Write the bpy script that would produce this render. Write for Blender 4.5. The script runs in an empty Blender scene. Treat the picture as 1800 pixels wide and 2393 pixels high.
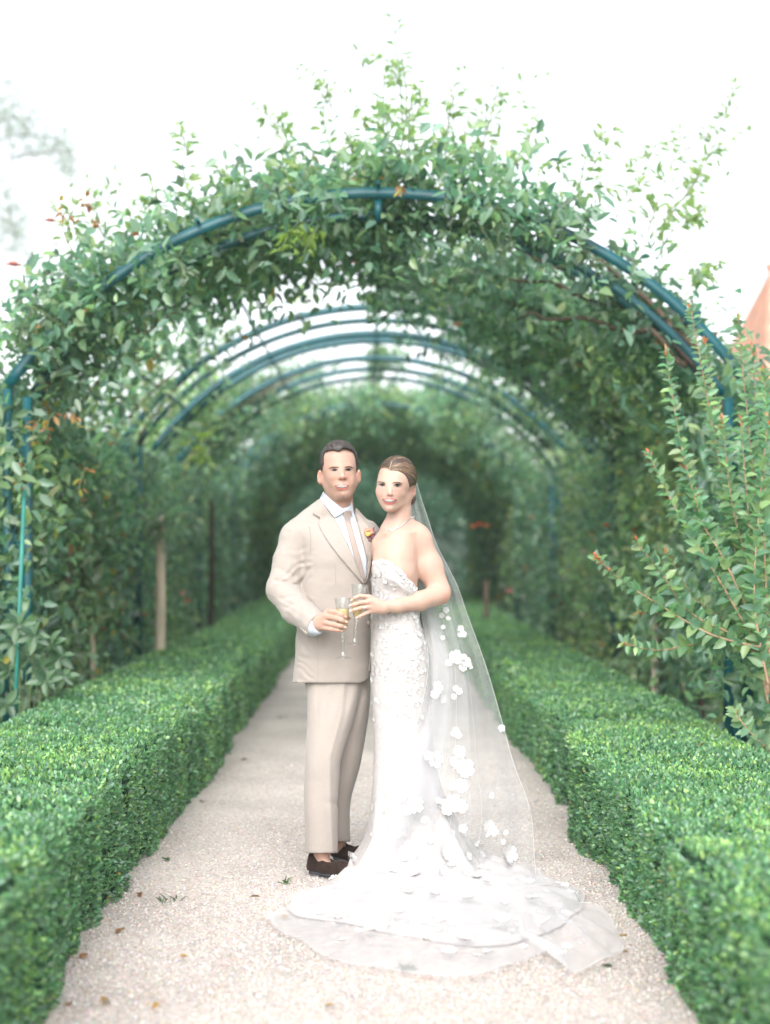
import bpy, math, random
import numpy as np
from mathutils import Vector, Matrix
from mathutils.bvhtree import BVHTree
from mathutils.geometry import delaunay_2d_cdt

VEG = True
PEOPLE = True
rng = np.random.default_rng(11)
random.seed(5)
scene = bpy.context.scene
COL = scene.collection

# ------------------------------------------------------------------ camera, world, sun, exposure
FPX, CX, HY, CH = 3300.0, 872.0, 1279.0, 1.38      # focal length in photo pixels, vanishing point, eye height
cam_d = bpy.data.cameras.new('camera')
cam = bpy.data.objects.new('camera', cam_d)
COL.objects.link(cam)
cam.location = (0, 0, CH)
cam.rotation_euler = (math.radians(90), 0, 0)
cam_d.sensor_fit = 'VERTICAL'
cam_d.sensor_height = 36.0
cam_d.lens = 36.0 * FPX / 2393.0
cam_d.shift_x = (900 - CX) / 2393.0
cam_d.shift_y = (HY - 1196.5) / 2393.0
cam_d.clip_start = 0.1
cam_d.clip_end = 500
cam_d.dof.use_dof = True
cam_d.dof.focus_distance = 5.85
cam_d.dof.aperture_fstop = 1.18
scene.camera = cam

world = bpy.data.worlds.new('World')
scene.world = world
world.use_nodes = True
wn, wl = world.node_tree.nodes, world.node_tree.links
wn.clear()
SUN_EL, SUN_AZ = math.radians(42), math.radians(189)   # sun high behind the camera, a little to the left
sky = wn.new('ShaderNodeTexSky')
sky.sky_type = 'NISHITA'
sky.sun_disc = False
sky.sun_elevation = SUN_EL
sky.sun_rotation = SUN_AZ
sky.air_density = 1.0
sky.dust_density = 3.0
hs = wn.new('ShaderNodeHueSaturation')
hs.inputs['Saturation'].default_value = 0.22
hs.inputs['Value'].default_value = 1.0
bg = wn.new('ShaderNodeBackground')
bg.inputs['Strength'].default_value = 0.15
wo = wn.new('ShaderNodeOutputWorld')
wl.new(sky.outputs[0], hs.inputs['Color'])
wl.new(hs.outputs[0], bg.inputs['Color'])
wl.new(bg.outputs[0], wo.inputs['Surface'])

sun_d = bpy.data.lights.new('sun', 'SUN')
sun_d.energy = 1.0
sun_d.angle = math.radians(70)
sun_d.color = (1.0, 0.975, 0.94)
sun = bpy.data.objects.new('sun', sun_d)
COL.objects.link(sun)
sdir = Vector((math.sin(SUN_AZ) * math.cos(SUN_EL), math.cos(SUN_AZ) * math.cos(SUN_EL), math.sin(SUN_EL)))
sun.rotation_euler = sdir.to_track_quat('Z', 'Y').to_euler()

scene.view_settings.view_transform = 'Standard'
scene.view_settings.look = 'None'
scene.view_settings.gamma = 1.0
scene.view_settings.use_curve_mapping = False
scene.view_settings.exposure = 1.45
scene.render.engine = 'CYCLES'
scene.cycles.max_bounces = 10
scene.cycles.transparent_max_bounces = 16
scene.cycles.diffuse_bounces = 8
scene.cycles.glossy_bounces = 3
scene.cycles.transmission_bounces = 6
scene.cycles.use_denoising = True
scene.cycles.volume_bounces = 1
scene.cycles.caustics_reflective = False
scene.cycles.caustics_refractive = False


# ------------------------------------------------------------------ pixel <-> place
def W(px, py, Y):
    return np.array([(px - CX) * Y / FPX, Y, CH - (py - HY) * Y / FPX])


def A_(u, v): return (600 + u / 3.0255, 1000 + v / 3.0255)
def F_(u, v): return (720 + u / 5.943, 1010 + v / 5.943)
def H_(u, v): return (700 + u / 5.547, 1350 + v / 5.547)
def L_(u, v): return (600 + u / 2.623, 1550 + v / 2.623)
def D_(u, v): return (u / 0.92444, v / 0.92444)
def S_(u, v): return (690 + u / 7.924, 1900 + v / 7.924)


# ------------------------------------------------------------------ noise
def _hash(ix, iy, iz, seed):
    h = (ix.astype(np.int64) * 374761393 + iy.astype(np.int64) * 668265263 + iz.astype(np.int64) * 2147483647 + seed * 974634777) & 0xFFFFFFFF
    h = ((h ^ (h >> 13)) * 1274126177) & 0xFFFFFFFF
    h = h ^ (h >> 16)
    return (h & 0xFFFF) / 65535.0


def vnoise(x, y, z, seed=0):
    x, y, z = np.broadcast_arrays(np.asarray(x, float), np.asarray(y, float), np.asarray(z, float))
    ix, iy, iz = np.floor(x), np.floor(y), np.floor(z)
    fx, fy, fz = x - ix, y - iy, z - iz
    fx, fy, fz = fx * fx * (3 - 2 * fx), fy * fy * (3 - 2 * fy), fz * fz * (3 - 2 * fz)
    r = 0
    for a in (0, 1):
        for b in (0, 1):
            for c in (0, 1):
                w = (fx if a else 1 - fx) * (fy if b else 1 - fy) * (fz if c else 1 - fz)
                r = r + w * _hash(ix + a, iy + b, iz + c, seed)
    return r * 2 - 1


def fbm(x, y, z, seed=0, o=3):
    r, a, f = 0, 1.0, 1.0
    for i in range(o):
        r = r + a * vnoise(np.asarray(x) * f, np.asarray(y) * f, np.asarray(z) * f, seed + i)
        a *= 0.5
        f *= 2.03
    return r


# ------------------------------------------------------------------ objects
def link(o, parent=None):
    COL.objects.link(o)
    if parent is not None:
        o.parent = parent
    return o


def mesh_np(name, V, faces, mat=None, parent=None, smooth=True, col=None, kind=None, mats=None, mi=None):
    """V (n,3); faces: list of arrays (m,k) of one k each, or list of lists"""
    me = bpy.data.meshes.new(name)
    V = np.asarray(V, dtype=np.float32)
    if isinstance(faces, np.ndarray):
        faces = [faces]
    if len(faces) and isinstance(faces[0], np.ndarray) and faces[0].ndim == 2:
        lv = np.concatenate([f.ravel() for f in faces]).astype(np.int32)
        cnt = np.concatenate([np.full(len(f), f.shape[1], np.int32) for f in faces])
        st = np.concatenate([[0], np.cumsum(cnt)[:-1]]).astype(np.int32)
        me.vertices.add(len(V))
        me.vertices.foreach_set('co', V.ravel())
        me.loops.add(len(lv))
        me.loops.foreach_set('vertex_index', lv)
        me.polygons.add(len(cnt))
        me.polygons.foreach_set('loop_start', st)
        me.polygons.foreach_set('loop_total', cnt)
        me.update(calc_edges=True)
    else:
        me.from_pydata([tuple(v) for v in V], [], [tuple(int(i) for i in f) for f in faces])
    if smooth:
        me.polygons.foreach_set('use_smooth', np.ones(len(me.polygons), bool))
    if col is not None:
        ca = me.color_attributes.new('Col', 'FLOAT_COLOR', 'POINT')
        c4 = np.ones((len(V), 4), np.float32)
        c4[:, :3] = col
        ca.data.foreach_set('color', c4.ravel())
    for m in (mats or ([mat] if mat else [])):
        me.materials.append(m)
    if mi is not None:
        me.polygons.foreach_set('material_index', np.asarray(mi, np.int32))
    me.update()
    o = bpy.data.objects.new(name, me)
    if kind:
        o['kind'] = kind
    return link(o, parent)


def tag(o, label, cat, group=None):
    o['label'] = label
    o['category'] = cat
    if group:
        o['group'] = group
    return o


def empty(name, loc=(0, 0, 0)):
    o = bpy.data.objects.new(name, None)
    o.location = loc
    o.empty_display_size = 0.1
    return link(o)


def join(parts):
    Vs, Fs, n = [], {}, 0
    for V, F in parts:
        V = np.asarray(V)
        for f in (F if isinstance(F, list) else [F]):
            f = np.asarray(f)
            Fs.setdefault(f.shape[1], []).append(f + n)
        Vs.append(V)
        n += len(V)
    return np.concatenate(Vs), [np.concatenate(v) for v in Fs.values()]


def tube(P, R, seg=8, caps=True):
    P = np.asarray(P, float)
    n = len(P)
    R = np.full(n, R) if np.isscalar(R) else np.asarray(R, float)
    T = np.gradient(P, axis=0)
    T /= np.linalg.norm(T, axis=1)[:, None] + 1e-9
    up = np.array([0, 0, 1.0]) if abs(T[0][2]) < 0.9 else np.array([1.0, 0, 0])
    N = np.cross(T[0], up)
    N /= np.linalg.norm(N)
    V = []
    a = np.arange(seg) * 2 * np.pi / seg
    for i in range(n):
        N = N - T[i] * N.dot(T[i])
        N /= np.linalg.norm(N) + 1e-9
        B = np.cross(T[i], N)
        V.append(P[i] + R[i] * (np.cos(a)[:, None] * N + np.sin(a)[:, None] * B))
    V = np.concatenate(V)
    i = np.arange(n - 1)[:, None] * seg
    k = np.arange(seg)[None, :]
    k2 = (k + 1) % seg
    q = np.stack([i + k, i + k2, i + seg + k2, i + seg + k], -1).reshape(-1, 4)
    F = [q]
    if caps:
        F.append(np.arange(seg)[::-1][None, :])
        F.append((np.arange(seg) + (n - 1) * seg)[None, :])
    return V, F


def spline(P, n):
    P = np.asarray(P, float)
    m = len(P)
    t = np.linspace(0, m - 1, n)
    i = np.clip(np.floor(t).astype(int), 0, m - 2)
    f = (t - i)[:, None]
    p0, p1, p2, p3 = P[np.maximum(i - 1, 0)], P[i], P[i + 1], P[np.minimum(i + 2, m - 1)]
    return 0.5 * (2 * p1 + (p2 - p0) * f + (2 * p0 - 5 * p1 + 4 * p2 - p3) * f ** 2 + (3 * p1 - p0 - 3 * p2 + p3) * f ** 3)


def box(x0, x1, y0, y1, z0, z1):
    V = np.array([[x, y, z] for x in (x0, x1) for y in (y0, y1) for z in (z0, z1)], float)
    F = np.array([[0, 1, 3, 2], [4, 6, 7, 5], [0, 4, 5, 1], [2, 3, 7, 6], [0, 2, 6, 4], [1, 5, 7, 3]])
    return V, F


def lathe(prof, seg=24, close=False):
    prof = np.asarray(prof, float)
    a = np.arange(seg) * 2 * np.pi / seg
    V = np.concatenate([np.stack([r * np.cos(a), r * np.sin(a), np.full(seg, z)], 1) for r, z in prof])
    n = len(prof)
    i = np.arange(n - 1)[:, None] * seg
    k = np.arange(seg)[None, :]
    k2 = (k + 1) % seg
    return V, np.stack([i + k, i + k2, i + seg + k2, i + seg + k], -1).reshape(-1, 4)


# ------------------------------------------------------------------ materials
def mat(name, color=(.5, .5, .5), rough=.6, spec=.4, metal=0.0, attr=False, transl=0.0, sss=0.0, noise=None, bump=None, sheen=0.0, tgain=(1, 1, 1)):
    m = bpy.data.materials.new(name)
    m.use_nodes = True
    n, l = m.node_tree.nodes, m.node_tree.links
    b = n['Principled BSDF']
    out = n['Material Output']
    b.inputs['Roughness'].default_value = rough
    b.inputs['Specular IOR Level'].default_value = spec
    b.inputs['Metallic'].default_value = metal
    if sheen:
        b.inputs['Sheen Weight'].default_value = sheen
        b.inputs['Sheen Roughness'].default_value = .5
    if sss:
        b.inputs['Subsurface Weight'].default_value = sss
        b.inputs['Subsurface Radius'].default_value = (.018, .008, .005)
        b.inputs['Subsurface Scale'].default_value = 1.0
    if attr:
        a = n.new('ShaderNodeAttribute')
        a.attribute_name = 'Col'
        src = a.outputs['Color']
    else:
        rgb = n.new('ShaderNodeRGB')
        rgb.outputs[0].default_value = (*color, 1)
        src = rgb.outputs[0]
    if noise:                                  # (scale vec, amount)
        tc = n.new('ShaderNodeTexCoord')
        mp = n.new('ShaderNodeMapping')
        mp.inputs['Scale'].default_value = noise[0]
        nz = n.new('ShaderNodeTexNoise')
        nz.inputs['Scale'].default_value = 1.0
        nz.inputs['Detail'].default_value = 3
        l.new(tc.outputs['Object'], mp.inputs[0])
        l.new(mp.outputs[0], nz.inputs['Vector'])
        mr = n.new('ShaderNodeMapRange')
        mr.inputs['From Min'].default_value = .3
        mr.inputs['From Max'].default_value = .7
        mr.inputs['To Min'].default_value = 1 - noise[1]
        mr.inputs['To Max'].default_value = 1 + noise[1]
        l.new(nz.outputs[0], mr.inputs[0])
        vm = n.new('ShaderNodeVectorMath')
        vm.operation = 'SCALE'
        l.new(src, vm.inputs[0])
        l.new(mr.outputs[0], vm.inputs['Scale'])
        src = vm.outputs[0]
    if bump:                                   # (scale vec, strength, dist)
        tc = n.new('ShaderNodeTexCoord')
        mp = n.new('ShaderNodeMapping')
        mp.inputs['Scale'].default_value = bump[0]
        nz = n.new('ShaderNodeTexNoise')
        nz.inputs['Scale'].default_value = 1.0
        nz.inputs['Detail'].default_value = 4
        l.new(tc.outputs['Object'], mp.inputs[0])
        l.new(mp.outputs[0], nz.inputs['Vector'])
        bp = n.new('ShaderNodeBump')
        bp.inputs['Strength'].default_value = bump[1]
        bp.inputs['Distance'].default_value = bump[2]
        l.new(nz.outputs[0], bp.inputs['Height'])
        l.new(bp.outputs[0], b.inputs['Normal'])
    l.new(src, b.inputs['Base Color'])
    if transl:
        t = n.new('ShaderNodeBsdfTranslucent')
        mx = n.new('ShaderNodeMixShader')
        mx.inputs[0].default_value = transl
        vt = n.new('ShaderNodeVectorMath')
        vt.operation = 'MULTIPLY'
        vt.inputs[1].default_value = tgain
        l.new(src, vt.inputs[0])
        l.new(vt.outputs[0], t.inputs['Color'])
        l.new(b.outputs[0], mx.inputs[1])
        l.new(t.outputs[0], mx.inputs[2])
        l.new(mx.outputs[0], out.inputs['Surface'])
    return m


M_leaf = mat('leaf', attr=True, rough=.36, spec=.75, transl=.48, tgain=(1.65, 2.0, 1.6))
M_boxleaf = mat('box_leaf', attr=True, rough=.34, spec=.8, transl=.38, tgain=(1.8, 1.8, 1.2))
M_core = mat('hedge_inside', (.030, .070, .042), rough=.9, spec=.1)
M_bark = mat('bark', (.10, .075, .055), rough=.85, spec=.2, noise=((30, 30, 6), .35), bump=((60, 60, 12), .6, .01))
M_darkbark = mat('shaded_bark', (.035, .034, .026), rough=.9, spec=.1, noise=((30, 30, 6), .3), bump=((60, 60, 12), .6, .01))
M_palebark = mat('pale_bark', (.50, .42, .33), rough=.8, spec=.2, noise=((20, 20, 3), .25), bump=((50, 50, 8), .5, .008))
M_twig = mat('young_stem', (.34, .22, .14), rough=.6, noise=((30, 30, 30), .2))
M_greenstem = mat('green_stem', (.16, .20, .09), rough=.6, noise=((30, 30, 30), .2))
M_iron = mat('green_painted_iron', (.001, .070, .085), rough=.42, spec=.5, noise=((6, 6, 6), .25), bump=((80, 80, 80), .15, .002))
M_petalp = mat('pink_petal', (.75, .32, .30), rough=.6, transl=.3)
M_petalr = mat('red_petal', (.65, .05, .025), rough=.6, transl=.3)
M_petalo = mat('orange_petal', (.75, .22, .05), rough=.6, transl=.3)
M_bud = mat('red_bud', (.45, .10, .05), rough=.6)


# ------------------------------------------------------------------ leaves
def norm(a):
    return a / (np.linalg.norm(a, axis=-1, keepdims=True) + 1e-9)


def leaf_arrays(P, D, N, L, Wd, fold=.18, droop=.12, fine=True):
    D = norm(D)
    N = norm(N - D * (N * D).sum(1, keepdims=True))
    S = np.cross(D, N)
    L, Wd = L[:, None], Wd[:, None]
    n = len(P)
    tip = P + D * L - N * L * droop
    if fine:
        R1 = P + D * L * .32 + S * Wd * .47 + N * Wd * fold
        R2 = P + D * L * .68 + S * Wd * .40 + N * (Wd * fold - L * droop * .35)
        L1 = P + D * L * .32 - S * Wd * .47 + N * Wd * fold
        L2 = P + D * L * .68 - S * Wd * .40 + N * (Wd * fold - L * droop * .35)
        V = np.stack([P, R1, R2, tip, L2, L1], 1).reshape(-1, 3)
        b = np.arange(n)[:, None] * 6
        F = np.concatenate([b + np.array([[0, 1, 2, 3]]), b + np.array([[0, 3, 4, 5]])])
        return V, F, 6
    R = P + D * L * .5 + S * Wd * .5 + N * Wd * fold
    Lf = P + D * L * .5 - S * Wd * .5 + N * Wd * fold
    V = np.stack([P, R, tip, Lf], 1).reshape(-1, 3)
    b = np.arange(n)[:, None] * 4
    F = b + np.array([[0, 1, 2, 3]])
    return V, F, 4


def rand_dirs(n):
    return norm(rng.normal(size=(n, 3)))


def pick_cols(pal, wts, n, jit=.18):
    pal = np.asarray(pal)
    i = rng.choice(len(pal), n, p=np.asarray(wts) / np.sum(wts))
    c = pal[i] * (1 + rng.normal(size=(n, 1)) * jit)
    c = c * (1 + rng.normal(size=(n, 3)) * .05)
    return np.clip(c, .004, .9)


def foliage(name, P, D, N, L, Wd, col, material, parent, fine=True, **kw):
    V, F, k = leaf_arrays(P, D, N, L, Wd, fine=fine, **kw)
    return mesh_np(name, V, F, material, parent, smooth=True, col=np.repeat(col, k, 0), kind='stuff')


_proto = {}


def leaf_proto(key, color, material, fold=.18, droop=.12, wid=.55):
    """unit leaf along +Y, shared by many leaf objects"""
    if key not in _proto:
        P = np.zeros((1, 3))
        V, F, k = leaf_arrays(P, np.array([[0, 1., 0]]), np.array([[0, 0, 1.]]), np.ones(1), np.full(1, wid), fold, droop)
        me = bpy.data.meshes.new('leaf')
        me.from_pydata([tuple(v) for v in V], [], [tuple(int(i) for i in f) for f in F])
        ca = me.color_attributes.new('Col', 'FLOAT_COLOR', 'POINT')
        ca.data.foreach_set('color', np.tile(np.array([*color, 1], np.float32), len(V)))
        me.materials.append(material)
        me.polygons.foreach_set('use_smooth', np.ones(len(me.polygons), bool))
        _proto[key] = me
    return _proto[key]


def leaf_objs(me_keys, P, D, N, L, parent, name='leaf'):
    base = Vector(parent.location)
    D = norm(D)
    N = norm(N - D * (N * D).sum(1, keepdims=True))
    S = np.cross(D, N)
    for i in range(len(P)):
        o = bpy.data.objects.new(name, me_keys[i % len(me_keys)])
        COL.objects.link(o)
        o.parent = parent
        l = float(L[i])
        m = Matrix(((S[i][0] * l, D[i][0] * l, N[i][0] * l, P[i][0] - base.x),
                    (S[i][1] * l, D[i][1] * l, N[i][1] * l, P[i][1] - base.y),
                    (S[i][2] * l, D[i][2] * l, N[i][2] * l, P[i][2] - base.z), (0, 0, 0, 1)))
        o.matrix_local = m

# ------------------------------------------------------------------ ground
def gravel_material():
    m = bpy.data.materials.new('gravel_path')
    m.use_nodes = True
    n, l = m.node_tree.nodes, m.node_tree.links
    b = n['Principled BSDF']
    b.inputs['Roughness'].default_value = .9
    b.inputs['Specular IOR Level'].default_value = .2
    tc = n.new('ShaderNodeTexCoord')
    vo = n.new('ShaderNodeTexVoronoi')
    vo.inputs['Scale'].default_value = 95
    l.new(tc.outputs['Object'], vo.inputs['Vector'])
    cr = n.new('ShaderNodeValToRGB')
    sp = n.new('ShaderNodeSeparateColor')
    l.new(vo.outputs['Color'], sp.inputs[0])
    e = cr.color_ramp.elements
    e[0].position, e[0].color = 0, (0.362, 0.306, 0.269, 1)
    e[1].position, e[1].color = 1, (0.587, 0.531, 0.494, 1)
    for p, c in ((.25, (0.488, 0.425, 0.388, 1)), (.6, (0.537, 0.481, 0.444, 1)), (.8, (0.450, 0.438, 0.431, 1))):
        x = e.new(p)
        x.color = c
    l.new(sp.outputs[0], cr.inputs[0])
    nz = n.new('ShaderNodeTexNoise')
    nz.inputs['Scale'].default_value = 1.7
    nz.inputs['Detail'].default_value = 5
    l.new(tc.outputs['Object'], nz.inputs['Vector'])
    mr = n.new('ShaderNodeMapRange')
    mr.inputs['From Min'].default_value = .3
    mr.inputs['From Max'].default_value = .7
    mr.inputs['To Min'].default_value = .82
    mr.inputs['To Max'].default_value = 1.12
    l.new(nz.outputs[0], mr.inputs[0])
    vm = n.new('ShaderNodeVectorMath')
    vm.operation = 'SCALE'
    l.new(cr.outputs[0], vm.inputs[0])
    l.new(mr.outputs[0], vm.inputs['Scale'])
    l.new(vm.outputs[0], b.inputs['Base Color'])
    bp = n.new('ShaderNodeBump')
    bp.inputs['Strength'].default_value = .7
    bp.inputs['Distance'].default_value = .008
    bp.invert = True
    l.new(vo.outputs['Distance'], bp.inputs['Height'])
    l.new(bp.outputs[0], b.inputs['Normal'])
    return m


M_gravel = gravel_material()
M_soil = mat('garden_soil', (.075, .055, .04), rough=.95, spec=.1, noise=((8, 8, 8), .5), bump=((40, 40, 40), .8, .02))
M_lawn = mat('rough_ground', (.06, .085, .035), rough=.95, spec=.1, noise=((3, 3, 3), .4), bump=((30, 30, 30), .6, .02))

V, F = box(-60, 60, -12, 90, -.3, -.012)
o = mesh_np('ground', V, F, M_lawn, smooth=False, kind='structure')
for nm, x0, x1 in (('soil_bed', -3.4, -1.0), ('soil_bed', .975, 3.4)):
    gx, gy = np.meshgrid(np.linspace(x0, x1, 24), np.linspace(-1, 36, 200), indexing='ij')
    gz = -.006 + .012 * fbm(gx * 3, gy * 3, 0, 3) + .01
    idx = np.arange(24 * 200).reshape(24, 200)
    q = np.stack([idx[:-1, :-1], idx[1:, :-1], idx[1:, 1:], idx[:-1, 1:]], -1).reshape(-1, 4)
    mesh_np(nm, np.stack([gx, gy, gz], -1).reshape(-1, 3), q, M_soil, kind='structure')
gx, gy = np.meshgrid(np.linspace(-1.18, 1.16, 40), np.linspace(-1, 36, 400), indexing='ij')
gz = .012 + .006 * fbm(gx * 2, gy * 2, 0, 9) + .05 * np.clip((np.abs(gx) - 1.0) / .15, 0, 1) * 0
idx = np.arange(40 * 400).reshape(40, 400)
q = np.stack([idx[:-1, :-1], idx[1:, :-1], idx[1:, 1:], idx[:-1, 1:]], -1).reshape(-1, 4)
mesh_np('gravel_path', np.stack([gx, gy, gz], -1).reshape(-1, 3), q, M_gravel, kind='structure')

M_stone = mat('gravel_stone', attr=True, rough=.85, spec=.25)


def stones():
    Ps = []
    for y0, y1, dens in ((3.9, 4.9, 6500), (4.9, 5.8, 5000), (5.8, 7.2, 2300), (7.2, 9.0, 900)):
        n = int(2.06 * (y1 - y0) * dens)
        Ps.append(np.stack([rng.uniform(-1.04, 1.02, n), rng.uniform(y0, y1, n)], 1))
    P = np.concatenate(Ps)
    n = len(P)
    r = rng.uniform(.0034, .0068, n) * (1 + .5 * (rng.random(n) < .04))
    base = np.array([[1, 0, 0], [0, 1, 0], [-1, 0, 0], [0, -1, 0], [0, 0, 1], [0, 0, -1]], float)
    V = base[None] * r[:, None, None] * rng.uniform(.7, 1.3, (n, 6, 1)) * np.array([1, 1, .6])
    a = rng.uniform(0, 6.28, n)
    c, s = np.cos(a)[:, None], np.sin(a)[:, None]
    V[..., 0], V[..., 1] = V[..., 0] * c - V[..., 1] * s, V[..., 0] * s + V[..., 1] * c
    tl = rng.normal(size=(n, 2)) * .3
    V[..., 2] += V[..., 0] * tl[:, :1] + V[..., 1] * tl[:, 1:]
    z = .012 + .006 * fbm(P[:, 0] * 2, P[:, 1] * 2, 0, 9) + r * .25
    V += np.stack([P[:, 0], P[:, 1], z], 1)[:, None, :]
    F = np.array([[0, 1, 4], [1, 2, 4], [2, 3, 4], [3, 0, 4], [1, 0, 5], [2, 1, 5], [3, 2, 5], [0, 3, 5]])
    F = (np.arange(n)[:, None, None] * 6 + F[None]).reshape(-1, 3)
    col = pick_cols([(0.525, 0.469, 0.431), (0.625, 0.575, 0.537), (0.425, 0.375, 0.338), (0.375, 0.369, 0.369), (0.525, 0.400, 0.325)], [5, 4, 2.4, 1.4, .7], n, .07)
    mesh_np('gravel', V.reshape(-1, 3), F, M_stone, smooth=False, col=np.repeat(col, 6, 0), kind='stuff')


stones()


# fallen leaves and grass tufts on the path
def fallen_leaves():
    keys = [leaf_proto('dry%d' % i, c, M_leaf, .25, .1, .6) for i, c in enumerate([(.30, .15, .06), (.42, .24, .07), (.07, .12, .06), (.22, .11, .06)])]
    spots = [D_(170, 2085), D_(235, 2175), D_(365, 1870), D_(300, 1940), D_(1345, 2070), D_(1355, 1655 + 380), D_(1300, 2100), D_(430, 1740), D_(1490, 2190), D_(330, 2195),
             D_(560, 1500), D_(600, 1470), D_(450, 1700), D_(620, 1990), D_(1180, 1640), D_(520, 1650), D_(150, 2190), D_(700, 2190), D_(330, 1790), D_(540, 1950), D_(250, 2030), D_(390, 2080)]
    for i, (px, py) in enumerate(spots):
        Y = CH * FPX / (py - HY)
        x = (px - CX) * Y / FPX
        me = keys[i % 4]
        o = bpy.data.objects.new('fallen_leaf', me)
        COL.objects.link(o)
        L = random.uniform(.03, .055)
        o.location = (x, Y, .022)
        o.rotation_euler = (random.uniform(-.3, .3), random.uniform(-.3, .3), random.uniform(0, 6))
        o.scale = (L, L, L)
        hue = ('rust-brown', 'yellowed', 'dark green', 'dull brown')[i % 4]
        where = 'close to the foot of the left hedge' if x < -.62 else 'close to the foot of the right hedge' if x > .72 else 'on the path left of the man' if (x < -.15 and Y > 5) else 'in front of the spread veil' if Y < 5 else 'on the path beside the couple'
        far = 'large near' if Y < 4.45 else 'near' if Y < 5 else 'small' if Y < 6.4 else 'smaller' if Y < 9 else 'tiny far'
        tag(o, '%s %s fallen leaf %s' % (far, hue, where), 'leaf', 'fallen leaves scattered on the gravel')
    # tufts of weeds
    ts = [D_(368, 1955), D_(610, 1555), D_(590, 1470), D_(880, 2105), D_(620, 1915)]
    n = 0
    P, D = [], []
    for px, py in ts:
        Y = CH * FPX / (py - HY)
        x = (px - CX) * Y / FPX
        for k in range(14):
            P.append((x + random.gauss(0, .018), Y + random.gauss(0, .02), .014))
            D.append((random.gauss(0, .8), random.gauss(0, .8), .7))
    P, D = np.array(P), np.array(D)
    n = len(P)
    foliage('weeds', P, D, rand_dirs(n) + np.array([0, 0, 1]), rng.uniform(.02, .045, n), rng.uniform(.004, .008, n),
            pick_cols([(.06, .11, .04), (.10, .13, .05)], [2, 1], n), M_leaf, None)


fallen_leaves()

# ------------------------------------------------------------------ box hedges
HEDGE_PAL = [(.085, .220, .120), (.118, .280, .145), (.175, .350, .165), (.27, .45, .20), (.150, .270, .190)]


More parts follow.
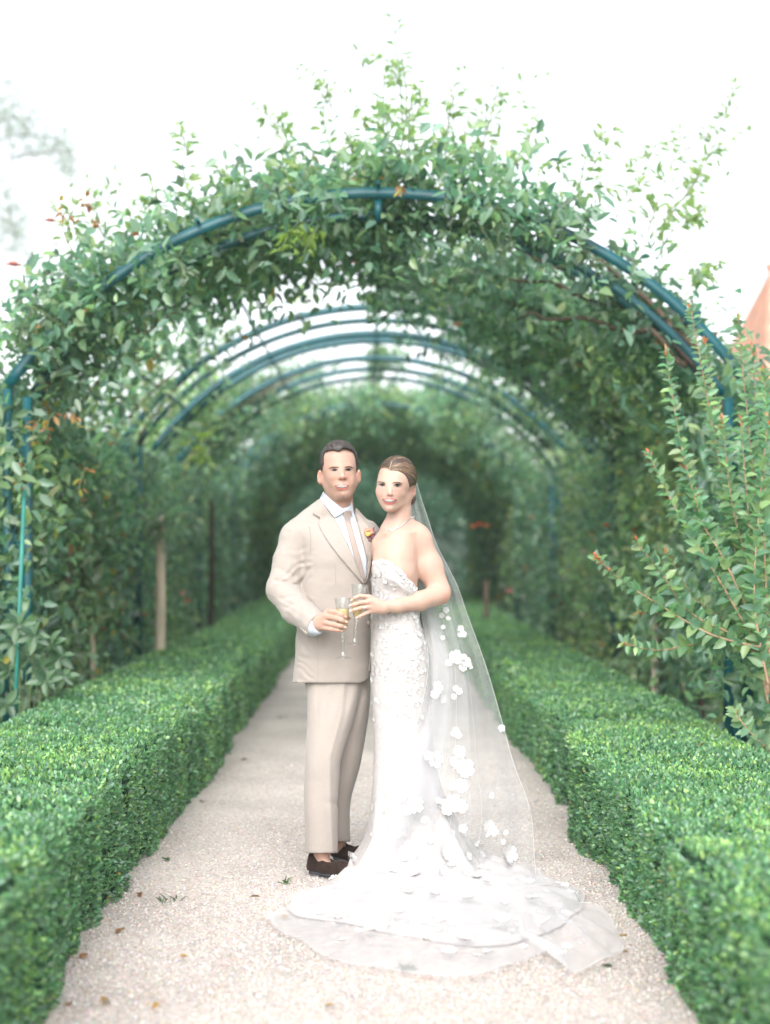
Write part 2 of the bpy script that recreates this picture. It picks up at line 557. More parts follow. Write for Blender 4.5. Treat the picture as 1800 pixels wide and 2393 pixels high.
def hedge(side, xi, xo, h, label):
    root = empty('box_hedge', (side * (abs(xi) + abs(xo)) / 2, 10, 0))
    tag(root, label, 'hedge')
    bx = root.location.x

    def section(s, Y):
        """s in [0,1]: inner foot, up the inner face, over the top, down the back. returns X,Z and outward normal"""
        Y = np.asarray(Y)
        lump = .030 * vnoise(Y * 1.9, 3.3 + side, 0, 5) + .022 * vnoise(Y * 5.1, s * 3, side, 6) + .018 * vnoise(Y * 9, s * 9, side, 7)
        groove = -.065 * np.clip(vnoise(Y * 2.6, 1.7, side, 8) * 2.6 - 1.0, 0, 1)
        ai, ao = abs(xi), abs(xo)
        if side > 0:
            step = np.where((Y > 7.0), .035, 0.0) - .05 * np.exp(-((Y - 6.6) / .35) ** 2)
        else:
            step = 0.02 * np.sin(Y * 1.3)
        ai = ai + step
        hh = h + .018 * vnoise(Y * 1.1, side, 0, 12) + .012 * vnoise(Y * 4, s * 8, side, 13)
        p1, p2 = hh * .9, hh * .9 + (ao - ai)
        tot = p2 + hh * .6
        d = s * tot
        X = np.where(d < p1, ai - (lump + groove) * .9, np.where(d < p2, ai + (d - p1), ao + lump))
        Z = np.where(d < p1, d * hh / p1, np.where(d < p2, hh + lump * .5, hh - (d - p2)))
        # round the two top edges
        r = .045
        e1 = np.clip((X - ai) / r, 0, 1)
        e2 = np.clip((ao - X) / r, 0, 1)
        top = (d >= p1) & (d < p2)
        Z = np.where(top, Z - r * .55 * ((1 - e1) ** 2 + (1 - e2) ** 2), Z)
        Z = np.where(d < p1, Z - r * .55 * np.clip((Z / hh), 0, 1) ** 6, Z)
        nx = np.where(d < p1, -1.0, np.where(d < p2, 0, 1.0))
        nz = np.where(d < p1, .25, np.where(d < p2, 1.0, .25))
        nx = np.where(top, nx - (1 - e1) * .8 + (1 - e2) * .8, nx)
        return X * side, np.maximum(Z, .01), nx * side, nz

    # dark woody inside
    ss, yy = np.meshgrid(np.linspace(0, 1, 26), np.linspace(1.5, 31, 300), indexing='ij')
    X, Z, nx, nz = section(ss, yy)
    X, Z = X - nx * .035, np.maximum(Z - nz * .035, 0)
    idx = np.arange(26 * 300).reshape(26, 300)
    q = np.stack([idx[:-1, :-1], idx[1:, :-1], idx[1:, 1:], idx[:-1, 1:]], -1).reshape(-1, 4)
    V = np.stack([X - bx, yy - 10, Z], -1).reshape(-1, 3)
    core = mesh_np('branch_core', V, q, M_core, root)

    def sample(y0, y1, dens, lsz, fine):
        tot = h * 1.5 + abs(xo) - abs(xi)
        n = int((y1 - y0) * tot * dens)
        s, Y = rng.random(n), rng.uniform(y0, y1, n)
        X, Z, nx, nz = section(s, Y)
        N0 = norm(np.stack([nx, np.zeros(n), nz], 1))
        dep = rng.exponential(.012, n)
        P = np.stack([X, Y, Z], 1) + N0 * (.012 - dep)[:, None]
        D = norm(N0 * .9 + rand_dirs(n) * .85 + np.array([0, 0, .35]))
        N = rand_dirs(n) + N0 * .4 + np.array([0, 0, .3])
        L = lsz * rng.uniform(.7, 1.25, n)
        patch = fbm(P[:, 0] * 3, P[:, 1] * 3, P[:, 2] * 3, 40)
        topness = np.clip(N0[:, 2], 0, 1)
        c = pick_cols(HEDGE_PAL, [3, 4, 3, .8, 2], n, .24)
        young = (rng.random(n) < np.clip(.16 + .34 * patch, 0, .75) * (.22 + .78 * topness))
        c[young] = pick_cols([(.32, .52, .17), (.38, .55, .20), (.25, .46, .16)], [2, 1, 2], int(young.sum()))
        yel = rng.random(n) < .0015
        c[yel] = pick_cols([(.5, .34, .06), (.42, .2, .06)], [2, 1], int(yel.sum()))
        return P, D, N, L, c

    groups = [(2.6, 5.4, 9800, .0205, True), (5.4, 7.6, 8500, .0215, False), (7.6, 11, 5200, .026, False), (11, 18, 2500, .034, False), (18, 31, 1000, .055, False)]
    base = np.array([bx, 10, 0])
    for gi, (y0, y1, dens, lsz, fine) in enumerate(groups):
        P, D, N, L, c = sample(y0, y1, dens, lsz, fine)
        if gi == 0:
            # the largest showing leaves are objects of their own
            px = CX + P[:, 0] * FPX / P[:, 1]
            py = HY - (P[:, 2] - CH) * FPX / P[:, 1]
            vis = (px > 14) & (px < 1786) & (py < 2380) & (N[:, 2] + D[:, 2] > 0)
            sc = np.where(vis, L / P[:, 1] + .0004 * (P[:, 2] > h - .05), 0)
            top = np.argsort(-sc)[:300]
            keep = np.ones(len(P), bool)
            keep[top] = False
            keys = [leaf_proto('hb%d' % i, k, M_boxleaf, .18, .12, .56) for i, k in enumerate(HEDGE_PAL + [(.16, .30, .085)])]
            leaf_objs(keys, P[top] + norm(D[top]) * .006, D[top], N[top], L[top], root)
            P, D, N, L, c = P[keep], D[keep], N[keep], L[keep], c[keep]
        foliage('hedge_foliage', P - base, D, N, L, L * rng.uniform(.5, .64, len(P)), c, M_boxleaf, root, fine=fine)


# ------------------------------------------------------------------ pergola
PX0, PHW, ZS, SAG = .03, 2.12, 2.30, 1.105
PR = (PHW ** 2 + SAG ** 2) / (2 * SAG)
PZC = ZS + SAG - PR
PA = math.asin(PHW / PR)
Y1 = 8.18
ARCH_Y = [Y1 * k for k in (1.0, 1.477, 1.99, 2.47, 2.95, 3.43)]
HOOP_Y = [Y1 * k for k in (1.075, 1.645, 1.70, 1.857)]


def profile(t, off=0.0):
    """t in [-1.9,1.9] m-ish arc parameter mapped: |t|<=1 on the arc, beyond it down the posts"""
    t = np.asarray(t, float)
    a = np.clip(t, -1, 1) * PA
    X = PX0 + (PR + off) * np.sin(a)
    Z = PZC + (PR + off) * np.cos(a)
    ex = np.abs(t) - 1
    s = np.sign(t)
    down = ex > 0
    X = np.where(down, PX0 + s * (PHW + off * 1.0), X)
    zt = PZC + (PR + off) * math.cos(PA)
    Z = np.where(down, zt - ex * ZS / .9, Z)
    nx = np.where(down, s, np.sin(a))
    nz = np.where(down, 0.0, np.cos(a))
    return X, Z, nx, nz


def rail_arc(Y, off, w, d, t0=-1.0, t1=1.0, n=49):
    """L-shaped iron rail bent along the arch"""
    parts = []
    for (o0, o1, y0, y1) in ((off, off + w, Y, Y + .012), (off + w - .012, off + w, Y + .0125, Y + d)):
        t = np.linspace(t0, t1, n)
        V = []
        for o_, y_ in ((o0, y0), (o1, y0), (o1, y1), (o0, y1)):
            X, Z, _, _ = profile(t, o_)
            V.append(np.stack([X, np.full(n, y_), Z], 1))
        V = np.stack(V, 1).reshape(-1, 3)
        i = np.arange(n - 1)[:, None] * 4
        k = np.arange(4)[None]
        k2 = (k + 1) % 4
        q = np.stack([i + k, i + k2, i + 4 + k2, i + 4 + k], -1).reshape(-1, 4)
        q = np.concatenate([q, np.array([[3, 2, 1, 0]]), np.array([[0, 1, 2, 3]]) + (n - 1) * 4])
        parts.append((V, q))
    return join(parts)


def pergola():
    root = empty('pergola', (PX0, Y1, 0))
    tag(root, 'dark green iron pergola of bent hoops running down the path, overgrown with climbers', 'pergola')
    base = np.array([PX0, Y1, 0])

    def add(nm, VF, parent=root, b=base):
        V, F = VF
        return mesh_np(nm, V - b, F, M_iron, parent, smooth=False)
    for k, Y in enumerate(ARCH_Y):
        ar = add('arch', rail_arc(Y, 0, .062, .05))
        ar2 = add('arch_rail', rail_arc(Y + .30, -.06, .05, .04), ar)
        for s in (-1, 1):
            xo = PX0 + s * (PHW + .031)
            xi = PX0 + s * (PHW - .085)
            for x in (xo, xi):
                add('post', box(x - .024, x + .024, Y, Y + .045, 0, ZS - .002 if x == xo else ZS - .05), ar)
            if k < 3:
                for z0 in (.18, .62, 1.25, 1.75):          # scrolls between the two uprights
                    xm, hw = (xo + xi) / 2, abs(xo - xi) / 2 - .03
                    for q_ in (-1, 1):
                        a = np.linspace(0, 2.2 * np.pi, 22)
                        rr = np.linspace(.045, .012, 22)
                        P = np.stack([xm + q_ * (.012 + 0 * a) + q_ * (rr * np.sin(a)) * .35, np.full(22, Y + .022), z0 + .16 + rr * 1.6 * np.cos(a) * 1.5], 1)
                        P[:, 0] = np.clip(P[:, 0], xm - hw, xm + hw)
                        add('scroll', tube(P, .009, 6), ar)
                    add('cross_bar', box(min(xo, xi) + .0242, max(xo, xi) - .0242, Y + .01, Y + .03, z0 + .30, z0 + .318), ar)
    for Y in HOOP_Y:
        add('hoop', rail_arc(Y, -.02, .065, .035))
    for t in (0.0, -.42, .42, -.8, .8):
        X, Z, nx, nz = profile(np.array([t]), .075)
        add('ridge_bar', tube([[X[0], Y1 - .05, Z[0]], [X[0], 20, Z[0]], [X[0], 34, Z[0]]], .014, 6))
    # crown finial under the apex
    X, Z, _, _ = profile(np.array([0.0]), 0)
    add('hanger', box(X[0] - .02, X[0] + .02, Y1 + .0127, Y1 + .3, Z[0] - .12, Z[0] - .002))
    return root


# ------------------------------------------------------------------ climbers over the pergola
VINE_PAL = [(.095, .195, .140), (.135, .255, .180), (.195, .320, .235), (.27, .37, .29), (.075, .150, .115)]
LIGHT_PAL = [(.19, .30, .17), (.26, .37, .20), (.32, .42, .21), (.16, .26, .15)]
RUST = [(.30, .13, .05), (.38, .20, .06), (.25, .09, .05)]


def climber(y0, y1, side, label, dens, lsz, gap, seed, rust=.01, n_leafobj=0, light=.25, fine=False, wallgap=0.0, thick=.30, front=False):
    root = empty('climbing_plant', (PX0 + side * (PHW + .1), (y0 + y1) / 2, 0))
    tag(root, label, 'climbing plant', 'climbing plants trained over the pergola')
    base = np.array(root.location)
    # stems twisting up the post and over
    for k in range(3):
        ys = rng.uniform(y0 + .1, y1 - .1)
        t = np.linspace(1.9, rng.uniform(.25, .6), 22)
        off = .03 + .06 * vnoise(t * 2, k, seed, 21)
        X, Z, nx, nz = profile(t * side, off)
        Y = ys + .25 * vnoise(t * 1.6, k * 3.1, seed, 22)
        P = np.stack([X, Y, Z], 1) - base
        mesh_np('stem', *tube(P, np.linspace(.028, .008, 22) * rng.uniform(.6, 1.2), 7), M_bark, root)
    area = (y1 - y0) * (ZS + PA * PR)
    n = int(area * dens)
    t = rng.uniform(-.03, 1.9, n) * side
    Y = rng.uniform(y0, y1, n)
    at = np.abs(t)
    cl = fbm(t * 2.6 + seed, Y * 1.5, seed, 31)
    wall = at > 1
    opn = np.clip((Y - 9.8) / .8, 0, 1) * np.clip((17.0 - Y) / 2.0, 0, 1) * np.clip(((.62 if side < 0 else .20) - at) / .25, 0, 1)
    keep = np.where(wall, cl > -.75 + wallgap + .4 * (at > 1.55), cl > gap - .5 + gap * .6 * (at < .45) + .24 * opn)
    if y0 < 9 and side < 0:        # the second arch stands clear on the left
        keep &= ~((Y > 9.7) & (at > .30) & (at < 1.05) & (rng.random(n) < .82))
    t, Y, at, cl, wall = t[keep], Y[keep], at[keep], cl[keep], wall[keep]
    if front:
        m_ = 650
        t = np.concatenate([t, rng.uniform(-.02, 1.0, m_) * side])
        Y = np.concatenate([Y, rng.uniform(Y1 - .17, Y1 - .01, m_)])
        at, wall = np.abs(t), np.abs(t) > 1
        cl = np.concatenate([cl, rng.uniform(-.5, .5, m_)])
    n = len(t)
    off = rng.normal(.10, thick * .45, n) + .12 * np.clip(cl, -1, 1)
    if front:
        off[-m_:] = rng.uniform(-.12, .20, m_)
    thin = np.clip((Y - 9.6) / .8, 0, 1) * np.clip((17.5 - Y) / 1.5, 0, 1)      # the roof opens up over the second bay
    hang = rng.random(n) < (.22 - .17 * thin)
    off = np.where(hang & ~wall, -rng.exponential(.12, n), off)
    off = np.clip(off, -.42, .55)
    off = np.where(wall, np.maximum(off, -.16 + .05 * cl), off)
    off = np.where(~wall & (thin > .5) & (off > -.03), np.maximum(off, .07), off)
    X, Z, nx, nz = profile(t, off)
    if front:
        Y = Y - np.where(rng.random(n) < .5, rng.exponential(.10, n), 0)
    Z = np.maximum(Z, .05)
    P = np.stack([X, Y, Z], 1)
    if front:        # bare stretches of the front arch stay visible
        px = (CX + P[:, 0] * FPX / P[:, 1]) * .92444
        bare = ((px > 232) & (px < 292)) | ((px > 365) & (px < 500)) | ((px > 520) & (px < 575)) | ((px > 745) & (px < 960)) | ((px > 1262) & (px < 1362)) | ((px > 1372) & (px < 1580)) | (px < 85)
        infront = (P[:, 1] < Y1 + .03) & (np.abs(off) < .16) & (np.abs(t) < 1.02)
        k2 = ~(bare & infront)
        P, nx, nz, t, wall, cl, off = P[k2], nx[k2], nz[k2], t[k2], wall[k2], cl[k2], off[k2]
        n = len(P)
    N0 = np.stack([nx, np.zeros(n), nz], 1)
    D = norm(rand_dirs(n) + np.array([0, -.15, -.45]) + N0 * .3)
    N = rand_dirs(n) * .8 + N0 * .5 + np.array([0, -.4, .5]) - np.stack([nx * wall * .9, 0 * nx, 0 * nx], 1)
    L = lsz * rng.uniform(.6, 1.3, n)
    c = pick_cols(VINE_PAL, [3, 4, 3, 1.5, 2], n, .2)
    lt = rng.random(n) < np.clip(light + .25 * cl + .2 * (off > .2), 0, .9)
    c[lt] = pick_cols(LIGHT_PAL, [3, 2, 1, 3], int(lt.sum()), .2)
    c *= (1 + .32 * np.clip(fbm(P[:, 0] * 1.7 + seed, P[:, 1] * 1.3, P[:, 2] * 1.7, 83, 2), -1, 1))[:, None]
    yg = np.clip(fbm(P[:, 0] * 1.1, P[:, 1] * .9 + seed, P[:, 2] * 1.1, 87, 2), 0, 1)[:, None]
    c *= 1 + yg * np.array([.55, .22, -.12])
    c = np.clip(c, .01, .6)
    ru = rng.random(n) < rust * np.where(wall, 1.6, .6)
    c[ru] = pick_cols(RUST + [(.42, .34, .06)], [2, 2, 1, 2], int(ru.sum()))
    if n_leafobj:
        px = CX + P[:, 0] * FPX / P[:, 1]
        py = HY - (P[:, 2] - CH) * FPX / P[:, 1]
        vis = (px > 14) & (px < 1786) & (py > 10)
        sc = np.where(vis, L / P[:, 1] * (1 + .8 * (P[:, 1] < y0 + .12)), 0)
        top = np.argsort(-sc)[:n_leafobj]
        kp = np.ones(n, bool)
        kp[top] = False
        keys = [leaf_proto('v%d' % i, k, M_leaf, .15, .2, .5) for i, k in enumerate(VINE_PAL[:4] + LIGHT_PAL[:2])]
        leaf_objs(keys, P[top], D[top], N[top], L[top], root)
        P, D, N, L, c = P[kp], D[kp], N[kp], L[kp], c[kp]
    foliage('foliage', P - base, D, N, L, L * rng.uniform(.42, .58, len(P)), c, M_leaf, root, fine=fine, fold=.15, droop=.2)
    return root


def shoot(root, P0, P1, bend, lsz, n_pairs, keys, stemR=.004, spray=1.0, material=None, trif=True):
    """a thin arching shoot with leaves in clusters, leaves as objects"""
    base = np.array(root.location)
    P0, P1 = np.asarray(P0, float), np.asarray(P1, float)
    mid = (P0 + P1) / 2 + np.asarray(bend)
    C = spline([P0, mid, P1], 16)
    mesh_np('shoot', *tube(C - base, np.linspace(stemR, stemR * .5, 16), 5), material or M_greenstem, root)
    T = np.gradient(C, axis=0)
    Ps, Ds, Ns, Ls = [], [], [], []
    for k in range(n_pairs):
        f = (.12 + .88 * (k + .5) / n_pairs) * 15
        i = int(f)
        p = C[i] + (C[min(i + 1, 15)] - C[i]) * (f - i)
        tdir = norm(T[i])
        sd = norm(np.cross(tdir, rand_dirs(1)[0]))
        for s in ((-1, 0, 1) if trif else (-1, 1)):
            d = norm(sd + tdir * .5 + .45 * rand_dirs(1)[0] + s * .6 * np.cross(tdir, sd) + np.array([0, 0, -.12]))
            Ps.append(p + d * lsz * .25)
            Ds.append(d)
            Ns.append(np.array([0, -.3, 1.0]) + .7 * rand_dirs(1)[0])
            Ls.append(lsz * rng.uniform(.6, 1.1) * (1.1 - .45 * k / n_pairs))
    leaf_objs(keys, np.array(Ps), np.array(Ds), np.array(Ns), np.array(Ls), root)


def blossom(root, p, r, material, name='flower'):
    """a loose rose: overlapping cupped petals joined round a centre"""
    base = np.array(root.location)
    parts = []
    for ring, (m, tilt, rr) in enumerate(((5, .25, 1.0), (5, .7, .75), (3, 1.15, .5))):
        for k in range(m):
            a = 2 * np.pi * (k + ring * .37) / m
            u = np.array([math.cos(a), math.sin(a) * .8, 0])
            w = np.array([-math.sin(a), math.cos(a), 0])
            up = np.array([0, -.45, .9])
            d = norm(u * math.cos(tilt) + up * math.sin(tilt))
            c = np.zeros(3)
            V = np.array([c, c + d * r * rr * .6 + w * r * .5 * rr, c + d * r * rr * 1.0 + w * r * .3 * rr, c + d * r * rr * 1.05 - w * r * .3 * rr, c + d * r * rr * .6 - w * r * .5 * rr])
            parts.append((V + p - base, np.array([[0, 1, 2, 3, 4]])))
    V, F = join(parts)
    return mesh_np(name, V, F, material, root)


def build_vegetation():
    hedge(-1, -1.0, -1.81, .50, 'clipped low box hedge along the left edge of the gravel path')
    hedge(1, .975, 1.78, .455, 'clipped low box hedge along the right edge of the gravel path, bulging near the front')
    pergola()
    lab = {(0, -1): 'rust-flecked climber smothering the left side of the front arch',
           (0, 1): 'leafy climber with woody branches over the right side of the front arch',
           (1, -1): 'paler climber on the left behind the front arch, beside a pale trunk',
           (1, 1): 'yellow-green climber on the right just behind the front arch',
           (2, -1): 'dark climber on the left of the tunnel behind the pale trunk, one bay further in',
           (2, 1): 'climber on the right of the tunnel above the red and orange flowers',
           (3, -1): 'shaded climber on the left of the tunnel level with the man in the suit',
           (3, 1): 'shaded climber on the right of the tunnel level with the bride',
           (4, -1): 'deep shaded climber at the left far end of the tunnel',
           (4, 1): 'deep shaded climber at the right far end of the tunnel'}
    ys = ARCH_Y + [Y1 * 4.6]
    CL = {}
    spec = {0: (2200, .090, .32, True), 1: (1700, .088, .72, False), 2: (1400, .095, .55, False), 3: (900, .125, .1, False), 4: (600, .16, -.4, False)}
    for k, (dens, lsz, gap, fine) in spec.items():
        for s in (-1, 1):
            g = gap
            CL[k, s] = climber(ys[k] - (.08 if k == 0 else 0), ys[k + 1] + (.3 if k < 4 else 2.0), s, lab[k, s], dens, lsz, g - (.22 if s > 0 and k < 2 else 0),
                               seed=k * 7 + s, rust=.022 if (k == 0 and s < 0) else .005, n_leafobj=300 if k == 0 else 0,
                               light=.34 if k == 0 else (.45 if k == 1 else .24), fine=fine, front=(k == 0), wallgap=(.15 if k in (1, 2) else 0))
    # upright shoots above the front arch
    keysL = [leaf_proto('s%d' % i, k, M_leaf, .12, .15, .42) for i, k in enumerate([(.21, .31, .13), (.27, .36, .14), (.16, .25, .12), (.31, .39, .15)])]
    tips = [(560, 212, 640, 400), (710, 178, 740, 380), (850, 36, 872, 300), (868, 118, 860, 360), (1005, 150, 960, 380), (1080, 148, 1010, 400), (1590, 182, 1420, 500), (1325, 268, 1250, 420),
            (400, 285, 420, 450), (240, 372, 290, 520), (890, 205, 900, 420), (1540, 250, 1400, 480), (1420, 300, 1330, 470), (640, 300, 690, 420), (790, 260, 800, 420), (940, 240, 930, 420),
            (1160, 270, 1080, 420), (330, 400, 350, 500), (480, 360, 520, 460), (1230, 330, 1140, 450), (1530, 400, 1430, 560), (1460, 330, 1400, 500), (1150, 230, 1060, 400), (830, 160, 845, 380),
            (600, 265, 680, 430), (1000, 260, 980, 420), (1300, 380, 1220, 480), (1500, 450, 1420, 560), (130, 440, 170, 560), (190, 410, 220, 560), (760, 200, 780, 400), (900, 150, 890, 390), (1560, 560, 1480, 640), (1050, 220, 1020, 400)]
    for i, (tx, ty, bx_, by_) in enumerate(tips):
        Yb = 8.25 + rng.uniform(0, 1.0)
        r = CL[0, -1 if bx_ < 818 else 1]
        p0, p1 = W(*D_(bx_, by_), Yb), W(*D_(tx, ty), Yb + rng.uniform(-.25, .15))
        ln = np.linalg.norm(p1 - p0)
        shoot(r, p0, p1, rng.normal(size=3) * ln * .07, .094, max(6, int(ln / .066)), keysL, .0062)
        # side twigs
        for q in range(2):
            f = rng.uniform(.2, .75)
            b = p0 + (p1 - p0) * f
            e = b + (p1 - p0) * .25 + rng.normal(size=3) * np.array([.22, .1, .10]) * ln * 1.2
            shoot(r, b, e, np.array([0, 0, .02]), .086, max(4, int(ln / .12)), keysL, .0045)
    # bright trailing sprays that hang in front of the arch
    keysB = [leaf_proto('y%d' % i, k, M_leaf, .12, .2, .5) for i, k in enumerate([(.26, .36, .09), (.34, .40, .09), (.22, .31, .10)])]
    keysG = [leaf_proto('g%d' % i, k, M_leaf, .12, .2, .42) for i, k in enumerate([(.13, .19, .13), (.17, .22, .15), (.10, .16, .11)])]
    for (a, b, c, d, ks, side) in [(660, 470, 600, 560, keysB, -1), (690, 490, 640, 540, keysB, -1), (1060, 480, 1090, 560, keysG, 1), (1050, 430, 1110, 540, keysG, 1), (990, 430, 1040, 540, keysG, 1),
                                   (60, 700, 110, 780, keysG, -1), (40, 650, 150, 740, keysG, -1), (120, 690, 190, 720, keysG, -1), (380, 560, 420, 600, keysG, -1), (1240, 530, 1300, 600, keysG, 1), (60, 690, 30, 760, keysG, -1)]:
        for q in range(2):
            j = rng.normal(size=2) * 12
            shoot(CL[0, side], W(*D_(a, b), 8.12), W(*D_(c + j[0], d + j[1]), 8.0), (0, -.03, .02), .075, 5, ks, .003)
    for (a, b) in [(540, 745), (415, 975), (430, 960), (400, 990), (590, 1180 - 200)]:
        pass
    r = CL[1, -1]
    for (a, b) in [(420, 970), (405, 985), (435, 980)]:
        shoot(r, W(*D_(a, b - 40), 12.4), W(*D_(a + 10, b + 20), 12.2), (0, 0, .02), .12, 4, keysB, .003)
    r = CL[0, -1]
    ky = [leaf_proto('ry%d' % i, k, M_leaf, .12, .2, .5) for i, k in enumerate(RUST + [(.5, .42, .08)])]
    for (a, b, c, d) in [(855, 400, 870, 415), (150, 470, 130, 440), (170, 500, 140, 470), (200, 450, 175, 430), (120, 890, 100, 930), (150, 880, 170, 930), (60, 1000, 40, 1050), (90, 900, 70, 960), (190, 1010, 170, 1060), (230, 500, 200, 470)]:
        shoot(r, W(*D_(a, b), 8.1), W(*D_(c, d), 8.02), (0, -.02, .02), .06, 3, ky, .003)
    # woody branches under the right of the roof
    r = CL[0, 1]
    b = np.array(r.location)
    for pts in [[(1600, 960), (1500, 780), (1380, 680), (1200, 620), (1080, 590)], [(1560, 860), (1440, 720), (1330, 640), (1180, 560), (1050, 510)], [(1480, 790), (1400, 720), (1300, 700), (1180, 680), (1120, 690)],
                [(1530, 800), (1420, 660), (1300, 560), (1180, 490), (1090, 455)], [(1500, 700), (1430, 640), (1340, 560), (1250, 520)]]:
        C = spline([W(*D_(x, y), 8.55 + .15 * i) for i, (x, y) in enumerate(pts)], 24)
        C += .03 * np.stack([vnoise(np.arange(24) * .5, i_, pts[0][0], 3) for i_ in range(3)], 1)
        mesh_np('branch', *tube(C - b, np.linspace(.022, .007, 24), 7), M_bark, r)
    # trunks standing in the beds
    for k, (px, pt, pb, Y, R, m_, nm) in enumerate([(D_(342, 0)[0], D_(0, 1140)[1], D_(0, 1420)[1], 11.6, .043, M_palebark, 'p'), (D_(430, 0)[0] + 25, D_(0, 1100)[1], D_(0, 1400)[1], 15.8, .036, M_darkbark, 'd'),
                                                    (D_(195, 0)[0], D_(0, 1370)[1], D_(0, 1500)[1], 9.9, .022, M_palebark, 't'), (D_(1405, 0)[0] + 6, D_(0, 1340)[1], D_(0, 1480)[1], 10.4, .026, M_palebark, 't2')]):
        side = -1 if px < CX else 1
        r = CL[{'p': (1, -1), 'd': (2, -1), 't': (0, -1), 't2': (0, 1)}[nm]]
        top = W(px + 5, pt, Y)
        foot = np.array([W(px, pb, Y)[0], Y, 0])
        C = spline([foot, (foot + top) / 2 + np.array([.01, 0, 0]), top, top + np.array([.02 * side, .05, .05])], 20)
        mesh_np('trunk', *tube(C - np.array(r.location), np.linspace(R * 1.15, R * .7, 20), 10), m_, r)
    for q in range(9):
        x_, y_ = 342 + rng.normal() * 16, 1140 + rng.normal() * 22
        shoot(CL[1, -1], W(*D_(x_, y_ - 25), 11.5), W(*D_(x_ + rng.normal() * 14, y_ + 22), 11.35), (0, 0, .02), .085, 4, keysG, .003)
    # flowers caught among the leaves
    for (x, y, Y, rr, m_, key) in [(1310, 1137, 10.8, .035, M_petalr, (0, 1)), (1100, 1280, 14, .055, M_petalp, (1, 1)), (1035, 1135, 17, .05, M_petalr, (2, 1)), (1022, 1140, 17.2, .045, M_petalo, (2, 1)), (1052, 1138, 17, .04, M_petalo, (2, 1)),
                                   (325, 1285, 12.6, .06, M_petalp, (1, -1)), (350, 1290, 12.8, .05, M_petalp, (1, -1)), (300, 1300, 12.3, .05, M_petalp, (1, -1)), (395, 1285, 13.4, .045, M_petalp, (1, -1)),
                                   (30, 575, 8.3, .05, M_petalp, (0, -1)), (110, 480, 8.5, .045, M_petalp, (0, -1)), (405, 1300, 13.5, .04, M_petalr, (1, -1)), (1260, 1190, 11.5, .022, M_petalp, (0, 1)), (290, 1250, 12.2, .045, M_petalp, (1, -1)),
                                   (315, 1330, 12.5, .05, M_petalp, (1, -1)), (1150, 1120, 13, .03, M_petalo, (1, 1)), (1285, 1170, 11.6, .02, M_petalo, (0, 1))]:
        blossom(CL[key], W(*D_(x, y), Y), rr, m_)
    back_garden()
    crape_myrtle()
    left_plants()


def shrub(loc, rx, ry, h, n, lsz, pal, wts, label, name='shrub', cat='shrub', group=None, stemcol=None, low=.0):
    root = empty(name, loc)
    tag(root, label, cat, group)
    d = rand_dirs(n)
    d[:, 2] = np.abs(d[:, 2]) * 1.0
    rad = rng.uniform(.55, 1.05, n) ** .5
    lump = 1 + .28 * fbm(d[:, 0] * 2.2 + loc[0], d[:, 1] * 2.2 + loc[1], d[:, 2] * 2.2, 50)
    P = d * (rad * lump)[:, None] * np.array([rx, ry, h * .62])
    P[:, 2] += h * .38
    P[:, 2] = np.where(rng.random(n) < .3, P[:, 2] * rng.random(n), P[:, 2])
    P[:, 2] = np.maximum(P[:, 2], low + .03)
    D = norm(d * .7 + rand_dirs(n) * .8)
    N = rand_dirs(n) * .7 + np.array([0, -.2, .9])
    L = lsz * rng.uniform(.6, 1.3, n)
    foliage('foliage', P, D, N, L, L * rng.uniform(.42, .6, n), pick_cols(pal, wts, n, .2), M_leaf, root, fine=False)
    for k in range(4):
        a = rng.uniform(0, 6.28)
        C = spline([(0, 0, 0), (.15 * rx * math.cos(a), .15 * ry * math.sin(a), h * .35), (.5 * rx * math.cos(a), .5 * ry * math.sin(a), h * .75)], 10)
        mesh_np('stem', *tube(C, np.linspace(.03, .008, 10), 6), M_bark, root)
    return root


